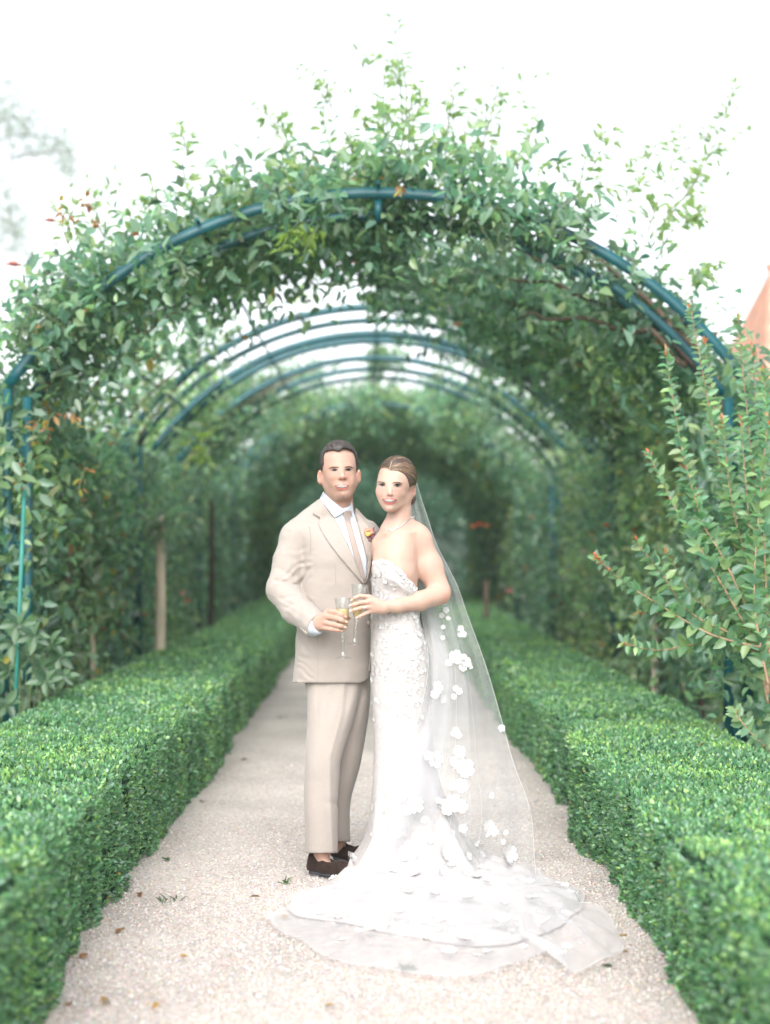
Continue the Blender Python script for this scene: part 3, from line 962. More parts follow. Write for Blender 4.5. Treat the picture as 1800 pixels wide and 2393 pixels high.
def back_garden():
    pal = VINE_PAL[:4] + LIGHT_PAL[:2]
    w = [2, 3, 3, 2, 2, 1]
    labs = ['pale bushy shrub outside the pergola behind the thin green stake', 'bushy shrub seen through the left side of the second bay', 'bushy shrub outside the left wall deeper in the tunnel', 'bushy shrub outside the left wall at the shaded middle of the tunnel',
            'bushy shrub outside the right wall behind the crape myrtle', 'bushy shrub outside the right wall behind the red flower', 'bushy shrub outside the right wall deeper in the tunnel', 'bushy shrub outside the right wall at the shaded middle of the tunnel']
    spots = [(-3.6, 11, 1.1, 1.5, 2.1), (-3.9, 14.5, 1.3, 1.8, 2.3), (-4.1, 19, 1.5, 2.5, 2.9), (-4.2, 25, 1.6, 3.2, 3.3), (4.1, 12.8, 1.1, 1.3, 1.7), (3.9, 15.6, 1.3, 1.8, 2.4), (4.1, 20, 1.5, 2.4, 3.0), (4.2, 26, 1.6, 3.2, 3.4)]
    for lb, (x, y, rx, ry, h) in zip(labs, spots):
        shrub((x, y, 0), rx, ry, h, 7000, .10 if y < 16 else .14, LIGHT_PAL + VINE_PAL[1:4], [3, 2, 1, 3, 2, 2, 2], lb, group='shrubs outside the pergola walls')
    # planting that closes the far end of the walk
    shrub((-1.4, 33.0, 0), 2.3, 1.5, 4.3, 15000, .16, VINE_PAL, [3, 3, 1, .5, 3], 'dark round shrub closing the far end of the walk, behind the man')
    shrub((1.4, 34.2, 0), 2.4, 1.5, 4.5, 15000, .16, VINE_PAL + [(.30, .18, .05)], [3, 3, 1, .5, 3, .1], 'dark round shrub closing the far end of the walk, behind the veil')
    shrub((0.1, 39.5, 0), 3.6, 1.6, 5.4, 16000, .19, VINE_PAL, [3, 3, 1, .5, 3], 'broad dark shrub closing the very end of the tunnel on the centre line')
    # soft far tree at the left edge: drooping branches
    root = empty('weeping_tree', (-6.4, 21, 0))
    tag(root, 'far weeping tree with drooping grey-green branches at the left edge', 'tree')
    mesh_np('trunk', *tube(spline([(0, 0, 0), (.1, .1, 2.5), (-.1, 0, 5), (0, 0, 7.8)], 20), np.linspace(.22, .07, 20), 10), M_bark, root)
    Ps, Ds = [], []
    tgt = [(28, 180, 60, 300), (70, 260, 20, 330), (128, 300, 150, 350), (150, 330, 152, 380), (100, 330, 120, 310), (30, 430, 40, 520), (10, 470, 60, 540), (0, 380, 30, 500), (-30, 200, 10, 300), (20, 500, 50, 570), (5, 220, 15, 280)]
    b = np.array(root.location)
    for k, (x0, y0, x1, y1) in enumerate(tgt):
        e0, e1 = W(*D_(x0, y0), 21 + rng.uniform(-1, 1)) - b, W(*D_(x1, y1), 21 + rng.uniform(-1, 1)) - b
        st = np.array([0, 0, max(3.0, e0[2] - .6)])
        C = spline([st, (st + e0) / 2 + np.array([0, 0, .25]), e0, e1], 18)
        mesh_np('branch', *tube(C, np.linspace(.014, .004, 18), 5), M_bark, root)
        m = 330
        f = rng.uniform(9, 16.9, m)
        i = f.astype(int)
        p = C[i] + (C[i + 1] - C[i]) * (f - i)[:, None] + rng.normal(size=(m, 3)) * np.array([.17, .15, .22])
        Ps.append(p)
        Ds.append(rand_dirs(m) * .5 + np.array([0, 0, -1]))
    for k in range(26):   # the rest of the crown, mostly outside the frame
        a = rng.uniform(0, 6.28)
        rr = rng.uniform(.4, 1.5)
        e0 = np.array([-abs(math.cos(a)) * rr - .1, math.sin(a) * rr, rng.uniform(5.5, 8.6)])
        C = spline([(0, 0, e0[2] - 1.2), e0 * np.array([.6, .6, 1]) + np.array([0, 0, .2]), e0, e0 + np.array([-.2, 0, -1.6])], 14)
        mesh_np('branch', *tube(C, np.linspace(.03, .006, 14), 5), M_bark, root)
        m = 150
        f = rng.uniform(5, 12.9, m)
        i = f.astype(int)
        Ps.append(C[i] + (C[i + 1] - C[i]) * (f - i)[:, None] + rng.normal(size=(m, 3)) * .15)
        Ds.append(rand_dirs(m) * .5 + np.array([0, 0, -1]))
    P, D = np.concatenate(Ps), np.concatenate(Ds)
    n = len(P)
    foliage('crown', P, D, rand_dirs(n), rng.uniform(.06, .12, n), rng.uniform(.012, .022, n), pick_cols([(.24, .28, .24), (.28, .32, .27), (.32, .34, .29)], [2, 2, 1], n), M_leaf, root, fine=False)
    # house with terracotta roof beyond the pergola on the right
    M_wall = mat('pale_plaster', (.52, .42, .35), rough=.9, noise=((2, 2, 2), .12), bump=((20, 20, 20), .3, .01))
    M_tile = mat('terracotta', (.56, .29, .20), rough=.85, noise=((3, 3, 3), .25))
    M_glass = mat('window_glass', (.05, .07, .08), rough=.1, spec=.8)
    M_wood = mat('painted_wood', (.30, .34, .30), rough=.6)
    root = empty('house', (10.35, 27, 0))
    tag(root, 'pale house with an orange terracotta roof beyond the pergola at right', 'house')
    mesh_np('wall', *box(-2.6, 3.2, 0, 6, -.02, 4.1), M_wall, root, smooth=False)
    # hipped roof with tile courses
    e0, e1, y0, y1, ze, zr = -3.0, 3.6, -.4, 6.4, 4.05, 7.3
    rx0, rx1, ym = -1.9, .9, 3.0
    parts = []
    nb = 26
    for k in range(nb):
        f0, f1 = k / nb, (k + 1.25) / nb
        f1 = min(f1, 1)
        for (a0, a1, b0, b1) in (((e0, y0), (e1, y0), (rx0, ym), (rx1, ym)), ((e0, y1), (e0, y0), (rx0, ym), (rx0, ym)), ((e1, y0), (e1, y1), (rx1, ym), (rx1, ym))):
            def pt(p, q, f, dz):
                return (p[0] + (q[0] - p[0]) * f, p[1] + (q[1] - p[1]) * f, ze + (zr - ze) * f + dz)
            parts.append((np.array([pt(a0, b0, f0, .030), pt(a1, b1, f0, .030), pt(a1, b1, f1, .012), pt(a0, b0, f1, .012)]), np.array([[0, 1, 2, 3]])))
    V, F = join(parts)
    rf = mesh_np('roof', V, F, M_tile, root, smooth=False)
    mesh_np('ridge_tile', *tube([(rx0 - .1, ym, zr + .04), (rx1 + .1, ym, zr + .04)], .09, 8), M_tile, rf)
    for wx in (-1.9, .2, 1.9):
        wv = mesh_np('window', *join([box(wx - .45, wx + .45, -.04, .02, 1.2, 1.3), box(wx - .45, wx + .45, -.04, .02, 2.4, 2.5), box(wx - .45, wx - .37, -.04, .02, 1.3, 2.4), box(wx + .37, wx + .45, -.04, .02, 1.3, 2.4)]), M_wood, root, smooth=False)
        mesh_np('pane', *box(wx - .369, wx + .369, -.02, .015, 1.301, 2.399), M_glass, wv, smooth=False)
    # low stone wall glimpsed behind the right posts
    M_st = mat('wall_stone', (.34, .31, .28), rough=.9, noise=((4, 4, 4), .3), bump=((30, 30, 30), .6, .02))
    M_joint = mat('wall_mortar', (.26, .24, .22), rough=.95)
    wr = empty('stone_wall', (5.6, 15, 0))
    tag(wr, 'low weathered stone garden wall outside the right of the pergola', 'wall')
    mesh_np('mortar', *box(.02, .3, -6, 9, -.02, 1.5), M_joint, wr, smooth=False)
    protos = []
    for k in range(4):
        V, F = box(-.03, .05, -.19, .19, -.095, .095)
        V = V * (1 + rng.normal(size=V.shape) * .08)
        me = bpy.data.meshes.new('stone')
        me.from_pydata([tuple(v) for v in V], [], [tuple(int(i) for i in f) for f in F])
        me.materials.append(M_st)
        protos.append(me)
    for r in range(7):
        for c in range(36):
            o = bpy.data.objects.new('stone', protos[random.randrange(4)])
            COL.objects.link(o)
            o.parent = wr
            o.location = (random.uniform(-.01, .01), -5.8 + c * .41 + (r % 2) * .2, .12 + r * .21)


def crape_myrtle():
    root = empty('crape_myrtle', (1.92, 7.0, 0))
    tag(root, 'crape myrtle shrub with arching leafy stems and red tips in front of the right post', 'shrub')
    b = np.array(root.location)
    keys = [leaf_proto('cm%d' % i, k, M_leaf, .2, .28, .62) for i, k in enumerate([(.17, .30, .17), (.22, .34, .19), (.15, .27, .18), (.28, .38, .18), (.13, .25, .17)])]
    tipk = [leaf_proto('cr%d' % i, k, M_leaf, .2, .2, .5) for i, k in enumerate([(.52, .17, .08), (.46, .28, .11)])]
    stems = [([(1660, 1520), (1600, 1250), (1545, 950), (1490, 655)], 7.0), ([(1665, 1500), (1640, 1200), (1620, 950), (1592, 680)], 7.1), ([(1660, 1480), (1560, 1250), (1480, 1000), (1437, 755)], 6.95),
             ([(1670, 1500), (1660, 1200), (1640, 1000), (1625, 745)], 7.25), ([(1650, 1420), (1540, 1230), (1460, 1100), (1400, 978)], 6.85), ([(1650, 1400), (1570, 1220), (1500, 1100), (1472, 1010)], 6.9),
             ([(1655, 1400), (1540, 1372), (1430, 1310), (1345, 1255), (1286, 1202)], 6.75), ([(1650, 1400), (1520, 1390), (1420, 1405), (1342, 1388)], 6.8), ([(1640, 1390), (1500, 1330), (1430, 1240), (1372, 1168)], 6.8),
             ([(1660, 1450), (1600, 1200), (1560, 1000), (1522, 738)], 7.15), ([(1665, 1450), (1650, 1150), (1655, 950), (1650, 800)], 7.0), ([(1655, 1450), (1590, 1300), (1530, 1150), (1500, 1060)], 6.95),
             ([(1660, 1430), (1580, 1350), (1500, 1290), (1440, 1190)], 7.0), ([(1665, 1420), (1610, 1200), (1580, 1080), (1560, 900)], 6.9), ([(1660, 1500), (1640, 1350), (1620, 1150), (1600, 900)], 6.85),
             ([(1690, 1640), (1650, 1610), (1610, 1570), (1585, 1530)], 6.7), ([(1655, 1420), (1500, 1350), (1440, 1330), (1380, 1320)], 6.9), ([(1660, 1480), (1630, 1300), (1640, 1100), (1660, 900)], 6.8)]
    Pl, Dl, Nl, Ll = [], [], [], []
    for si, (pts, Y) in enumerate(stems):
        m = len(pts)
        C = spline([W(*D_(x, y), Y + .06 * math.sin(i + si)) for i, (x, y) in enumerate(pts)], 40)
        mesh_np('stem', *tube(C - b, np.linspace(.0065, .002, 40), 6), M_twig, root)
        T = norm(np.gradient(C, axis=0))
        ln = np.linalg.norm(np.diff(C, axis=0), axis=1).sum()
        k = int(ln / .025)
        ph = rng.uniform(0, 3)
        for j in range(k):
            f = (.10 + .9 * j / k) * 38.9
            i = int(f)
            p = C[i] + (C[i + 1] - C[i]) * (f - i)
            t = T[i]
            sd = norm(np.cross(t, np.array([.15, 1.0, .1])))
            fr = norm(np.cross(t, sd))
            a = ph + (j % 2) * np.pi / 2 * .8
            for s in (-1, 1):
                ax = norm(sd * math.cos(a) * s + fr * math.sin(a) * s)
                d = norm(ax * .9 + t * .55 + .42 * rand_dirs(1)[0])
                Pl.append(p)
                Dl.append(d)
                Nl.append(norm(t * .45 - ax * .2 + np.array([0, -.75, .35]) + .7 * rand_dirs(1)[0]))
                Ll.append(.077 * rng.uniform(.75, 1.15) * (1 - .45 * (j / k) ** 3))
        # red young tip or bud cluster
        tip, tt = C[-1], T[-1]
        if si == 6:
            for q in range(14):
                pp = C[39 - q % 7] + rng.normal(size=3) * .010 - b
                mesh_np('bud', *tube([pp, pp + tt * .006, pp + tt * .013], [.003, .0055, .002], 6), M_bud, root)
        Pt = np.repeat(tip[None], 6, 0) - tt * rng.uniform(0, .06, (6, 1))
        leaf_objs(tipk, Pt, norm(tt + .8 * rand_dirs(6)), rand_dirs(6) * .6 + np.array([0, -.8, .4]), rng.uniform(.020, .040, 6), root, 'young_leaf')
    P, D, N, L = map(np.array, (Pl, Dl, Nl, Ll))
    # inner mass low down
    n2 = 450
    P2 = np.stack([rng.normal(1640, 60, n2), rng.normal(1330, 110, n2)], 1)
    Y2 = rng.uniform(6.9, 7.5, n2)
    P2 = np.array([W(*D_(x, y), yy) for (x, y), yy in zip(P2, Y2)])
    order = np.argsort(-L / P[:, 1])
    px = CX + P[:, 0] * FPX / P[:, 1]
    order = [i for i in order if px[i] < 1800][:300]
    leaf_objs(keys, P[order], D[order], N[order], L[order], root)
    mk = np.ones(len(P), bool)
    mk[order] = False
    P = np.concatenate([P[mk], P2])
    D = np.concatenate([D[mk], rand_dirs(n2)])
    N = np.concatenate([N[mk], rand_dirs(n2) * .6 + np.array([0, -.3, 1])])
    L = np.concatenate([L[mk], rng.uniform(.04, .065, n2)])
    foliage('foliage', P - b, D, N, L, L * .55, pick_cols([(.17, .30, .17), (.22, .34, .19), (.15, .27, .18), (.28, .38, .18)], [2, 2, 2, 1], len(P)), M_leaf, root, fold=.22, droop=.28)


def left_plants():
    # broad-leaved plant low at the left behind the hedge
    root = empty('broadleaf_plant', (-2.02, 7.9, 0))
    tag(root, 'low plant with broad pale green leaves at the foot of the thin green stake', 'plant')
    b = np.array(root.location)
    keys = [leaf_proto('bl%d' % i, k, M_leaf, .16, .22, .5) for i, k in enumerate([(.10, .19, .10), (.13, .22, .12), (.06, .12, .07)])]
    Pl, Dl, Nl, Ll = [], [], [], []
    for (x, y) in [(75, 1375), (110, 1390), (90, 1440), (60, 1420), (130, 1420), (30, 1390), (100, 1470), (60, 1500), (20, 1450), (120, 1500), (40, 1350), (15, 1520), (140, 1460)]:
        c = W(*D_(x, y), 7.75 + rng.uniform(-.1, .25))
        foot = np.array([c[0] * .3 + b[0] * .7, 8.0, .05])
        mesh_np('stem', *tube(spline([foot - b, (foot + c) / 2 - b + np.array([0, 0, .1]), c - b], 8), np.linspace(.006, .003, 8), 5), M_greenstem, root)
        for q in range(6):
            a = q * 1.05 + rng.uniform(0, .5)
            d = np.array([math.cos(a), -.35 + .2 * math.sin(a * 2), math.sin(a) * .75])
            Pl.append(c)
            Dl.append(d)
            Nl.append(np.array([0, -.8, .6]) + .4 * rand_dirs(1)[0])
            Ll.append(rng.uniform(.075, .115))
    leaf_objs(keys, np.array(Pl), np.array(Dl), np.array(Nl), np.array(Ll), root)
    # thin painted stake
    p0, p1 = W(*D_(32, 1560), 7.75), W(*D_(53, 1060), 7.75)
    d = (p1 - p0) / (p1[2] - p0[2])
    p0 = p0 - d * p0[2]
    o = mesh_np('garden_stake', *tube([p0, (p0 + p1) / 2, p1], .0115, 10), mat('green_painted_stake', (.02, .17, .14), rough=.5, noise=((20, 20, 5), .3)), None)
    tag(o, 'thin leaning green garden stake standing behind the left hedge', 'stake')
    # short wooden stake at right in the far bed
    p0, p1 = W(*D_(1051, 1310), 17.5), W(*D_(1051, 1255), 17.5)
    p0[2] = 0
    o = mesh_np('wooden_stake', *tube([p0, (p0 + p1) / 2, p1], .03, 8), M_bark, None)
    tag(o, 'short brown wooden stake behind the right hedge, beyond the veil', 'stake')


if VEG:
    build_vegetation()


# ------------------------------------------------------------------ air: thin scattering volume added to lift the dark tones of the tunnel
def added_haze(density):
    V, F = box(-66, 66, -18, 96, -1.4, 9.6)
    m = bpy.data.materials.new('added_haze')
    m.use_nodes = True
    n, l = m.node_tree.nodes, m.node_tree.links
    n.remove(n['Principled BSDF'])
    v = n.new('ShaderNodeVolumePrincipled')
    v.inputs['Color'].default_value = (.93, .96, .97, 1)
    v.inputs['Density'].default_value = density
    v.inputs['Anisotropy'].default_value = .2
    l.new(v.outputs[0], n['Material Output'].inputs['Volume'])
    o = mesh_np('added_haze', V, F, m, smooth=False, kind='stuff')
    return o


added_haze(.0016)


# ================================================================== people
# signed-distance sculpting: smooth unions on a grid, meshed into one continuous surface
class Field:
    def __init__(s, xs, ys, zs):
        s.xs, s.ys, s.zs = (np.asarray(a, np.float32) for a in (xs, ys, zs))
        s.F = np.full((len(xs), len(ys), len(zs)), 1.0, np.float32)

    def sl(s, lo, hi):
        r = []
        for a, l, h in zip((s.xs, s.ys, s.zs), lo, hi):
            i0, i1 = np.searchsorted(a, l), np.searchsorted(a, h)
            r.append(slice(i0, max(i1, i0)))
        return tuple(r)

    def grid(s, q):
        return s.xs[q[0]][:, None, None], s.ys[q[1]][None, :, None], s.zs[q[2]][None, None, :]

    def apply(s, fn, lo, hi, k=.01, op='add'):
        q = s.sl(lo, hi)
        if any(i.stop <= i.start for i in q):
            return
        d = fn(*s.grid(q)).astype(np.float32)
        a = s.F[q]
        if op == 'add':
            h = np.clip(.5 + .5 * (a - d) / k, 0, 1)
            s.F[q] = a * (1 - h) + d * h - k * h * (1 - h)
        elif op == 'cut':
            h = np.clip(.5 - .5 * (a + d) / k, 0, 1)
            s.F[q] = a * (1 - h) - d * h + k * h * (1 - h)
        elif op == 'disp':
            s.F[q] = a - d

    def cap(s, a, b, ra, rb=None, k=.01, op='add', flat=None):
        a, b = np.asarray(a, float), np.asarray(b, float)
        rb = ra if rb is None else rb
        m = max(ra, rb) + k + .02
        ba = b - a
        bb = ba.dot(ba) + 1e-12

        def fn(X, Y, Z):
            px, py, pz = X - a[0], Y - a[1], Z - a[2]
            t = np.clip((px * ba[0] + py * ba[1] + pz * ba[2]) / bb, 0, 1)
            return np.sqrt((px - ba[0] * t) ** 2 + (py - ba[1] * t) ** 2 + (pz - ba[2] * t) ** 2) - (ra + (rb - ra) * t)
        s.apply(fn, np.minimum(a, b) - m, np.maximum(a, b) + m, k, op)

    def chain(s, pts, rs, k=.01, op='add'):
        for i in range(len(pts) - 1):
            s.cap(pts[i], pts[i + 1], rs[i], rs[i + 1], k, op)

    def ell(s, c, r, k=.01, op='add', R=None):
        c, r = np.asarray(c, float), np.asarray(r, float)
        m = r.max() + k + .02

        def fn(X, Y, Z):
            p = (X - c[0], Y - c[1], Z - c[2])
            if R is not None:
                p = [R[0][j] * p[0] + R[1][j] * p[1] + R[2][j] * p[2] for j in range(3)]
            k0 = np.sqrt((p[0] / r[0]) ** 2 + (p[1] / r[1]) ** 2 + (p[2] / r[2]) ** 2) + 1e-6
            k1 = np.sqrt((p[0] / r[0] ** 2) ** 2 + (p[1] / r[1] ** 2) ** 2 + (p[2] / r[2] ** 2) ** 2) + 1e-6
            return k0 * (k0 - 1) / k1
        s.apply(fn, c - m, c + m, k, op)

    def loft(s, rows, k=.01, op='add', e=2.0):
        """rows: (z, cx, cy, rx, ry) from bottom to top"""
        rows = np.asarray(sorted(rows), float)
        z0, z1 = rows[0, 0], rows[-1, 0]
        m = .04 + k
        lo = [(rows[:, 1] - rows[:, 3]).min() - m, (rows[:, 2] - rows[:, 4]).min() - m, z0 - m]
        hi = [(rows[:, 1] + rows[:, 3]).max() + m, (rows[:, 2] + rows[:, 4]).max() + m, z1 + m]
        dn = spline(rows, len(rows) * 8)

        def fn(X, Y, Z):
            g = [np.interp(Z, dn[:, 0], dn[:, j]) for j in range(1, 5)]
            u = (np.abs((X - g[0]) / g[2]) ** e + np.abs((Y - g[1]) / g[3]) ** e) ** (1 / e)
            d = (u - 1) * np.minimum(g[2], g[3])
            dz = np.maximum(z0 - Z, Z - z1)
            return np.maximum(d, dz + 0 * d)
        s.apply(fn, lo, hi, k, op)

    def mesh(s):
        F, xs, ys, zs = s.F, s.xs, s.ys, s.zs
        S = F < 0
        cn = np.zeros(np.array(F.shape) - 1, np.uint8)
        for a in (0, 1):
            for b in (0, 1):
                for c in (0, 1):
                    cn += S[a:F.shape[0] - 1 + a, b:F.shape[1] - 1 + b, c:F.shape[2] - 1 + c]
        act = (cn > 0) & (cn < 8)
        I, J, K = np.nonzero(act)
        idx = np.full(cn.shape, -1, np.int64)
        idx[I, J, K] = np.arange(len(I))
        acc = np.zeros((len(I), 3))
        ct = np.zeros(len(I))
        cor = [(a, b, c) for a in (0, 1) for b in (0, 1) for c in (0, 1)]
        for p in cor:
            for ax in range(3):
                if p[ax] == 0:
                    q = list(p)
                    q[ax] = 1
                    fa, fb = F[I + p[0], J + p[1], K + p[2]], F[I + q[0], J + q[1], K + q[2]]
                    m = (fa < 0) != (fb < 0)
                    t = np.where(m, fa / np.where(m, fa - fb, 1), 0)
                    A = np.stack([xs[I + p[0]], ys[J + p[1]], zs[K + p[2]]], 1)
                    B = np.stack([xs[I + q[0]], ys[J + q[1]], zs[K + q[2]]], 1)
                    acc += m[:, None] * (A + (B - A) * t[:, None])
                    ct += m
        V = acc / np.maximum(ct, 1)[:, None]
        Q = []
        for ax in range(3):
            sa = [slice(None)] * 3
            sb = [slice(None)] * 3
            sa[ax] = slice(0, -1)
            sb[ax] = slice(1, None)
            a, b = S[tuple(sa)], S[tuple(sb)]
            ch = a != b
            e1, e2 = (ax + 1) % 3, (ax + 2) % 3
            ii = np.stack(np.nonzero(ch), 1)
            ok = (ii[:, e1] >= 1) & (ii[:, e2] >= 1) & (ii[:, e1] < F.shape[e1] - 1) & (ii[:, e2] < F.shape[e2] - 1)
            ii = ii[ok]
            fl = a[tuple(ii.T)]
            qd = []
            for d1, d2 in ((-1, -1), (0, -1), (0, 0), (-1, 0)):
                c = ii.copy()
                c[:, e1] += d1
                c[:, e2] += d2
                qd.append(idx[tuple(c.T)])
            q = np.stack(qd, 1)
            q[~fl] = q[~fl][:, ::-1]
            Q.append(q)
        return V, np.concatenate(Q)


def axis(*segs):
    """segs: (start, stop, step) joined"""
    out = []
    for a, b, h in segs:
        n = max(1, int(round((b - a) / h)))
        out.append(np.linspace(a, b, n, endpoint=False))
    out.append([segs[-1][1]])
    return np.concatenate(out)


def smooth_verts(V, Q, it=1, lam=.5):
    n = len(V)
    e = np.concatenate([Q[:, [0, 1]], Q[:, [1, 2]], Q[:, [2, 3]], Q[:, [3, 0]]])
    for _ in range(it):
        acc = np.zeros_like(V)
        ct = np.zeros(n)
        for j in range(3):
            acc[:, j] = np.bincount(e[:, 0], V[e[:, 1], j], n) + np.bincount(e[:, 1], V[e[:, 0], j], n)
        ct = np.bincount(e[:, 0], minlength=n) + np.bincount(e[:, 1], minlength=n)
        V = V + lam * (acc / np.maximum(ct, 1)[:, None] - V)
    return V


CAMP = np.array([0, 0, CH])


def ray(px, py):
    d = np.array([(px - CX) / FPX, 1.0, -(py - HY) / FPX])
    return d


def bvh_of(*meshes):
    Vs, Ps, n = [], [], 0
    for V, Q in meshes:
        Q = Q if isinstance(Q, list) else [Q]
        Vs.append(np.asarray(V))
        for q in Q:
            Ps += [tuple(int(x) + n for x in f) for f in q]
        n += len(V)
    Vs = np.concatenate(Vs)
    return BVHTree.FromPolygons([Vector(v) for v in Vs], Ps)


def hit(bvh, px, py):
    d = Vector(ray(px, py))
    l = d.length
    h = bvh.ray_cast(Vector(CAMP), d / l)
    return None if h[0] is None else h[0].y


def decal(bvh, poly, off=.002, thick=.003, step=3.0, default=None, relax=2):
    """a raised patch whose outline is given in photo pixels, laid on the surface and given thickness. returns V, F"""
    poly = np.asarray(poly, float)
    pts, n = [], len(poly)
    for i in range(n):
        a, b = poly[i], poly[(i + 1) % n]
        m = max(1, int(np.linalg.norm(b - a) / step))
        for k in range(m):
            pts.append(a + (b - a) * k / m)
    nb = len(pts)
    lo, hi = poly.min(0), poly.max(0)
    inner = []
    for x in np.arange(lo[0] + step * .5, hi[0], step):
        for y in np.arange(lo[1] + step * .5, hi[1], step):
            ins = False
            for i in range(nb):
                (x1, y1), (x2, y2) = pts[i], pts[(i + 1) % nb]
                if (y1 > y) != (y2 > y) and x < (x2 - x1) * (y - y1) / (y2 - y1) + x1:
                    ins = not ins
            if ins and min((p[0] - x) ** 2 + (p[1] - y) ** 2 for p in pts) > (step * .45) ** 2:
                inner.append(np.array([x, y]))
    allp = pts + inner
    r = delaunay_2d_cdt([Vector(p) for p in allp], [(i, (i + 1) % nb) for i in range(nb)], [], 1, 1e-5)
    vs = np.array([tuple(v) for v in r[0]])
    fs = [tuple(f) for f in r[2]]
    Y = np.array([hit(bvh, *v) or np.nan for v in vs], float)
    ok = ~np.isnan(Y)
    if default is None:
        default = np.nanmedian(Y) if ok.any() else 5.9
    for i in np.nonzero(~ok)[0]:
        if ok.any():
            j = np.argmin(((vs - vs[i]) ** 2).sum(1) + 1e9 * ~ok)
            Y[i] = Y[j]
        else:
            Y[i] = default
    # relax the depths so that the patch is smooth like cloth
    if relax:
        nb_ = [set() for _ in vs]
        for f in fs:
            for a in f:
                nb_[a].update(x for x in f if x != a)
        for _ in range(relax):
            Y = np.array([.5 * Y[i] + .5 * np.mean([Y[j] for j in nb_[i]]) if nb_[i] else Y[i] for i in range(len(vs))])
    f_ = np.array([W(x, y, yy - off - thick) for (x, y), yy in zip(vs, Y)])
    b_ = np.array([W(x, y, yy - off + .0005) for (x, y), yy in zip(vs, Y)])
    m = len(vs)
    F3 = []
    ed = {}
    for f in fs:
        a = [vs[i] for i in f]
        ar = sum(a[i][0] * a[(i + 1) % len(a)][1] - a[(i + 1) % len(a)][0] * a[i][1] for i in range(len(a)))
        f = f if ar < 0 else f[::-1]
        F3.append(f)
        for i in range(len(f)):
            ed[(f[i], f[(i + 1) % len(f)])] = 1
    Q4 = []
    for (a, b) in ed:
        if (b, a) not in ed:
            Q4.append((b, a, a + m, b + m))
    F3 = np.array(F3) if F3 else np.zeros((0, 3), int)
    return np.concatenate([f_, b_]), [F3, F3[:, ::-1] + m, np.array(Q4)]


def part(name, VF, material, parent, smooth=True, **kw):
    V, F = VF
    base = np.zeros(3)
    p = parent
    while p is not None:
        base = base + np.array(p.location)
        p = p.parent
    return mesh_np(name, np.asarray(V) - base, F, material, parent, smooth=smooth, **kw)


def conv(fn, pts):
    return [fn(*p) for p in pts]


def oval(fn, cx, cy, rx, ry, n=14, rot=0):
    return [fn(cx + rx * math.cos(a) * math.cos(rot) - ry * math.sin(a) * math.sin(rot), cy + rx * math.cos(a) * math.sin(rot) + ry * math.sin(a) * math.cos(rot)) for a in np.linspace(0, 2 * np.pi, n, endpoint=False)]


def gauss2(X, Z, Y, px, py, sx, sz):
    """bump centred where photo pixel (px,py) meets depth Y (sizes in m)"""
    c = W(px, py, Y)
    return np.exp(-((X - c[0]) / sx) ** 2 - ((Z - c[2]) / sz) ** 2)


M_skin_m = mat('skin_tan', attr=True, rough=.5, spec=.3, sss=.7)
M_skin_f = mat('skin_fair', attr=True, rough=.48, spec=.3, sss=.7)
M_white = mat('eye_white', (.21, .185, .17), rough=.35)
M_iris_d = mat('brown_iris', (.035, .020, .014), rough=.15, spec=.6)
M_iris_g = mat('grey_iris', (.040, .050, .048), rough=.2, spec=.6)
M_pupil = mat('pupil', (.006, .006, .006), rough=.1)
M_brow = mat('brow_hair', (.075, .046, .034), rough=.85)
M_brow_f = mat('brow_hair_light', (.085, .050, .034), rough=.8)
M_lash = mat('lashes', (.03, .02, .017), rough=.8)
M_teeth = mat('teeth', (.36, .34, .315), rough=.25, spec=.5)
M_mouth = mat('mouth_inside', (.10, .02, .018), rough=.6)
M_nostril = mat('nostril_shadow', (.20, .09, .07), rough=.8)
M_lip_m = mat('lips_tan', (.39, .140, .115), rough=.6, spec=.25)
M_lip_f = mat('lips_rose', (.43, .145, .130), rough=.5, spec=.3)
M_nail_m = mat('nail', (.66, .42, .34), rough=.3)
M_nail_f = mat('nail_pale', (.76, .58, .52), rough=.25)
M_hair_m = mat('dark_brown_hair', attr=True, rough=.5, spec=.45)
M_hair_f = mat('streaked_hair', attr=True, rough=.38, spec=.5)


def cloth_mat(name, color, sx, amt, bump, rough=.85, sheen=.2):
    return mat(name, color, rough=rough, spec=.15, noise=(sx, amt), bump=(bump, .35, .0012), sheen=sheen)


M_suit = cloth_mat('beige_linen_suit', (.325, .286, .257), (60, 60, 900), .055, (500, 500, 1400))
M_suit_in = cloth_mat('suit_lining', (.23, .19, .165), (60, 60, 900), .05, (500, 500, 1400))
M_shirt = cloth_mat('pale_blue_shirt', (.46, .50, .56), (300, 300, 300), .03, (900, 900, 900), rough=.75)
M_tie = cloth_mat('blush_tie', (.300, .240, .212), (300, 300, 300), .04, (900, 900, 900), rough=.6)
M_tie_stripe = mat('tie_stripe', (.37, .31, .28), rough=.5)
M_suede = mat('brown_suede', (.026, .016, .013), rough=.95, spec=.1, noise=((90, 90, 90), .3), sheen=.08)
M_sole = mat('shoe_sole', (.045, .045, .05), rough=.7)
M_heel = mat('shoe_heel', (.085, .085, .09), rough=.6)
M_button = mat('horn_button', (.56, .50, .43), rough=.35)
M_seam = mat('seam_shadow_thread', (.19, .16, .135), rough=.9)
M_gold = mat('silver', (.75, .74, .72), rough=.2, metal=1.0)
M_gem = mat('gem', (.85, .86, .88), rough=.08, spec=.9)


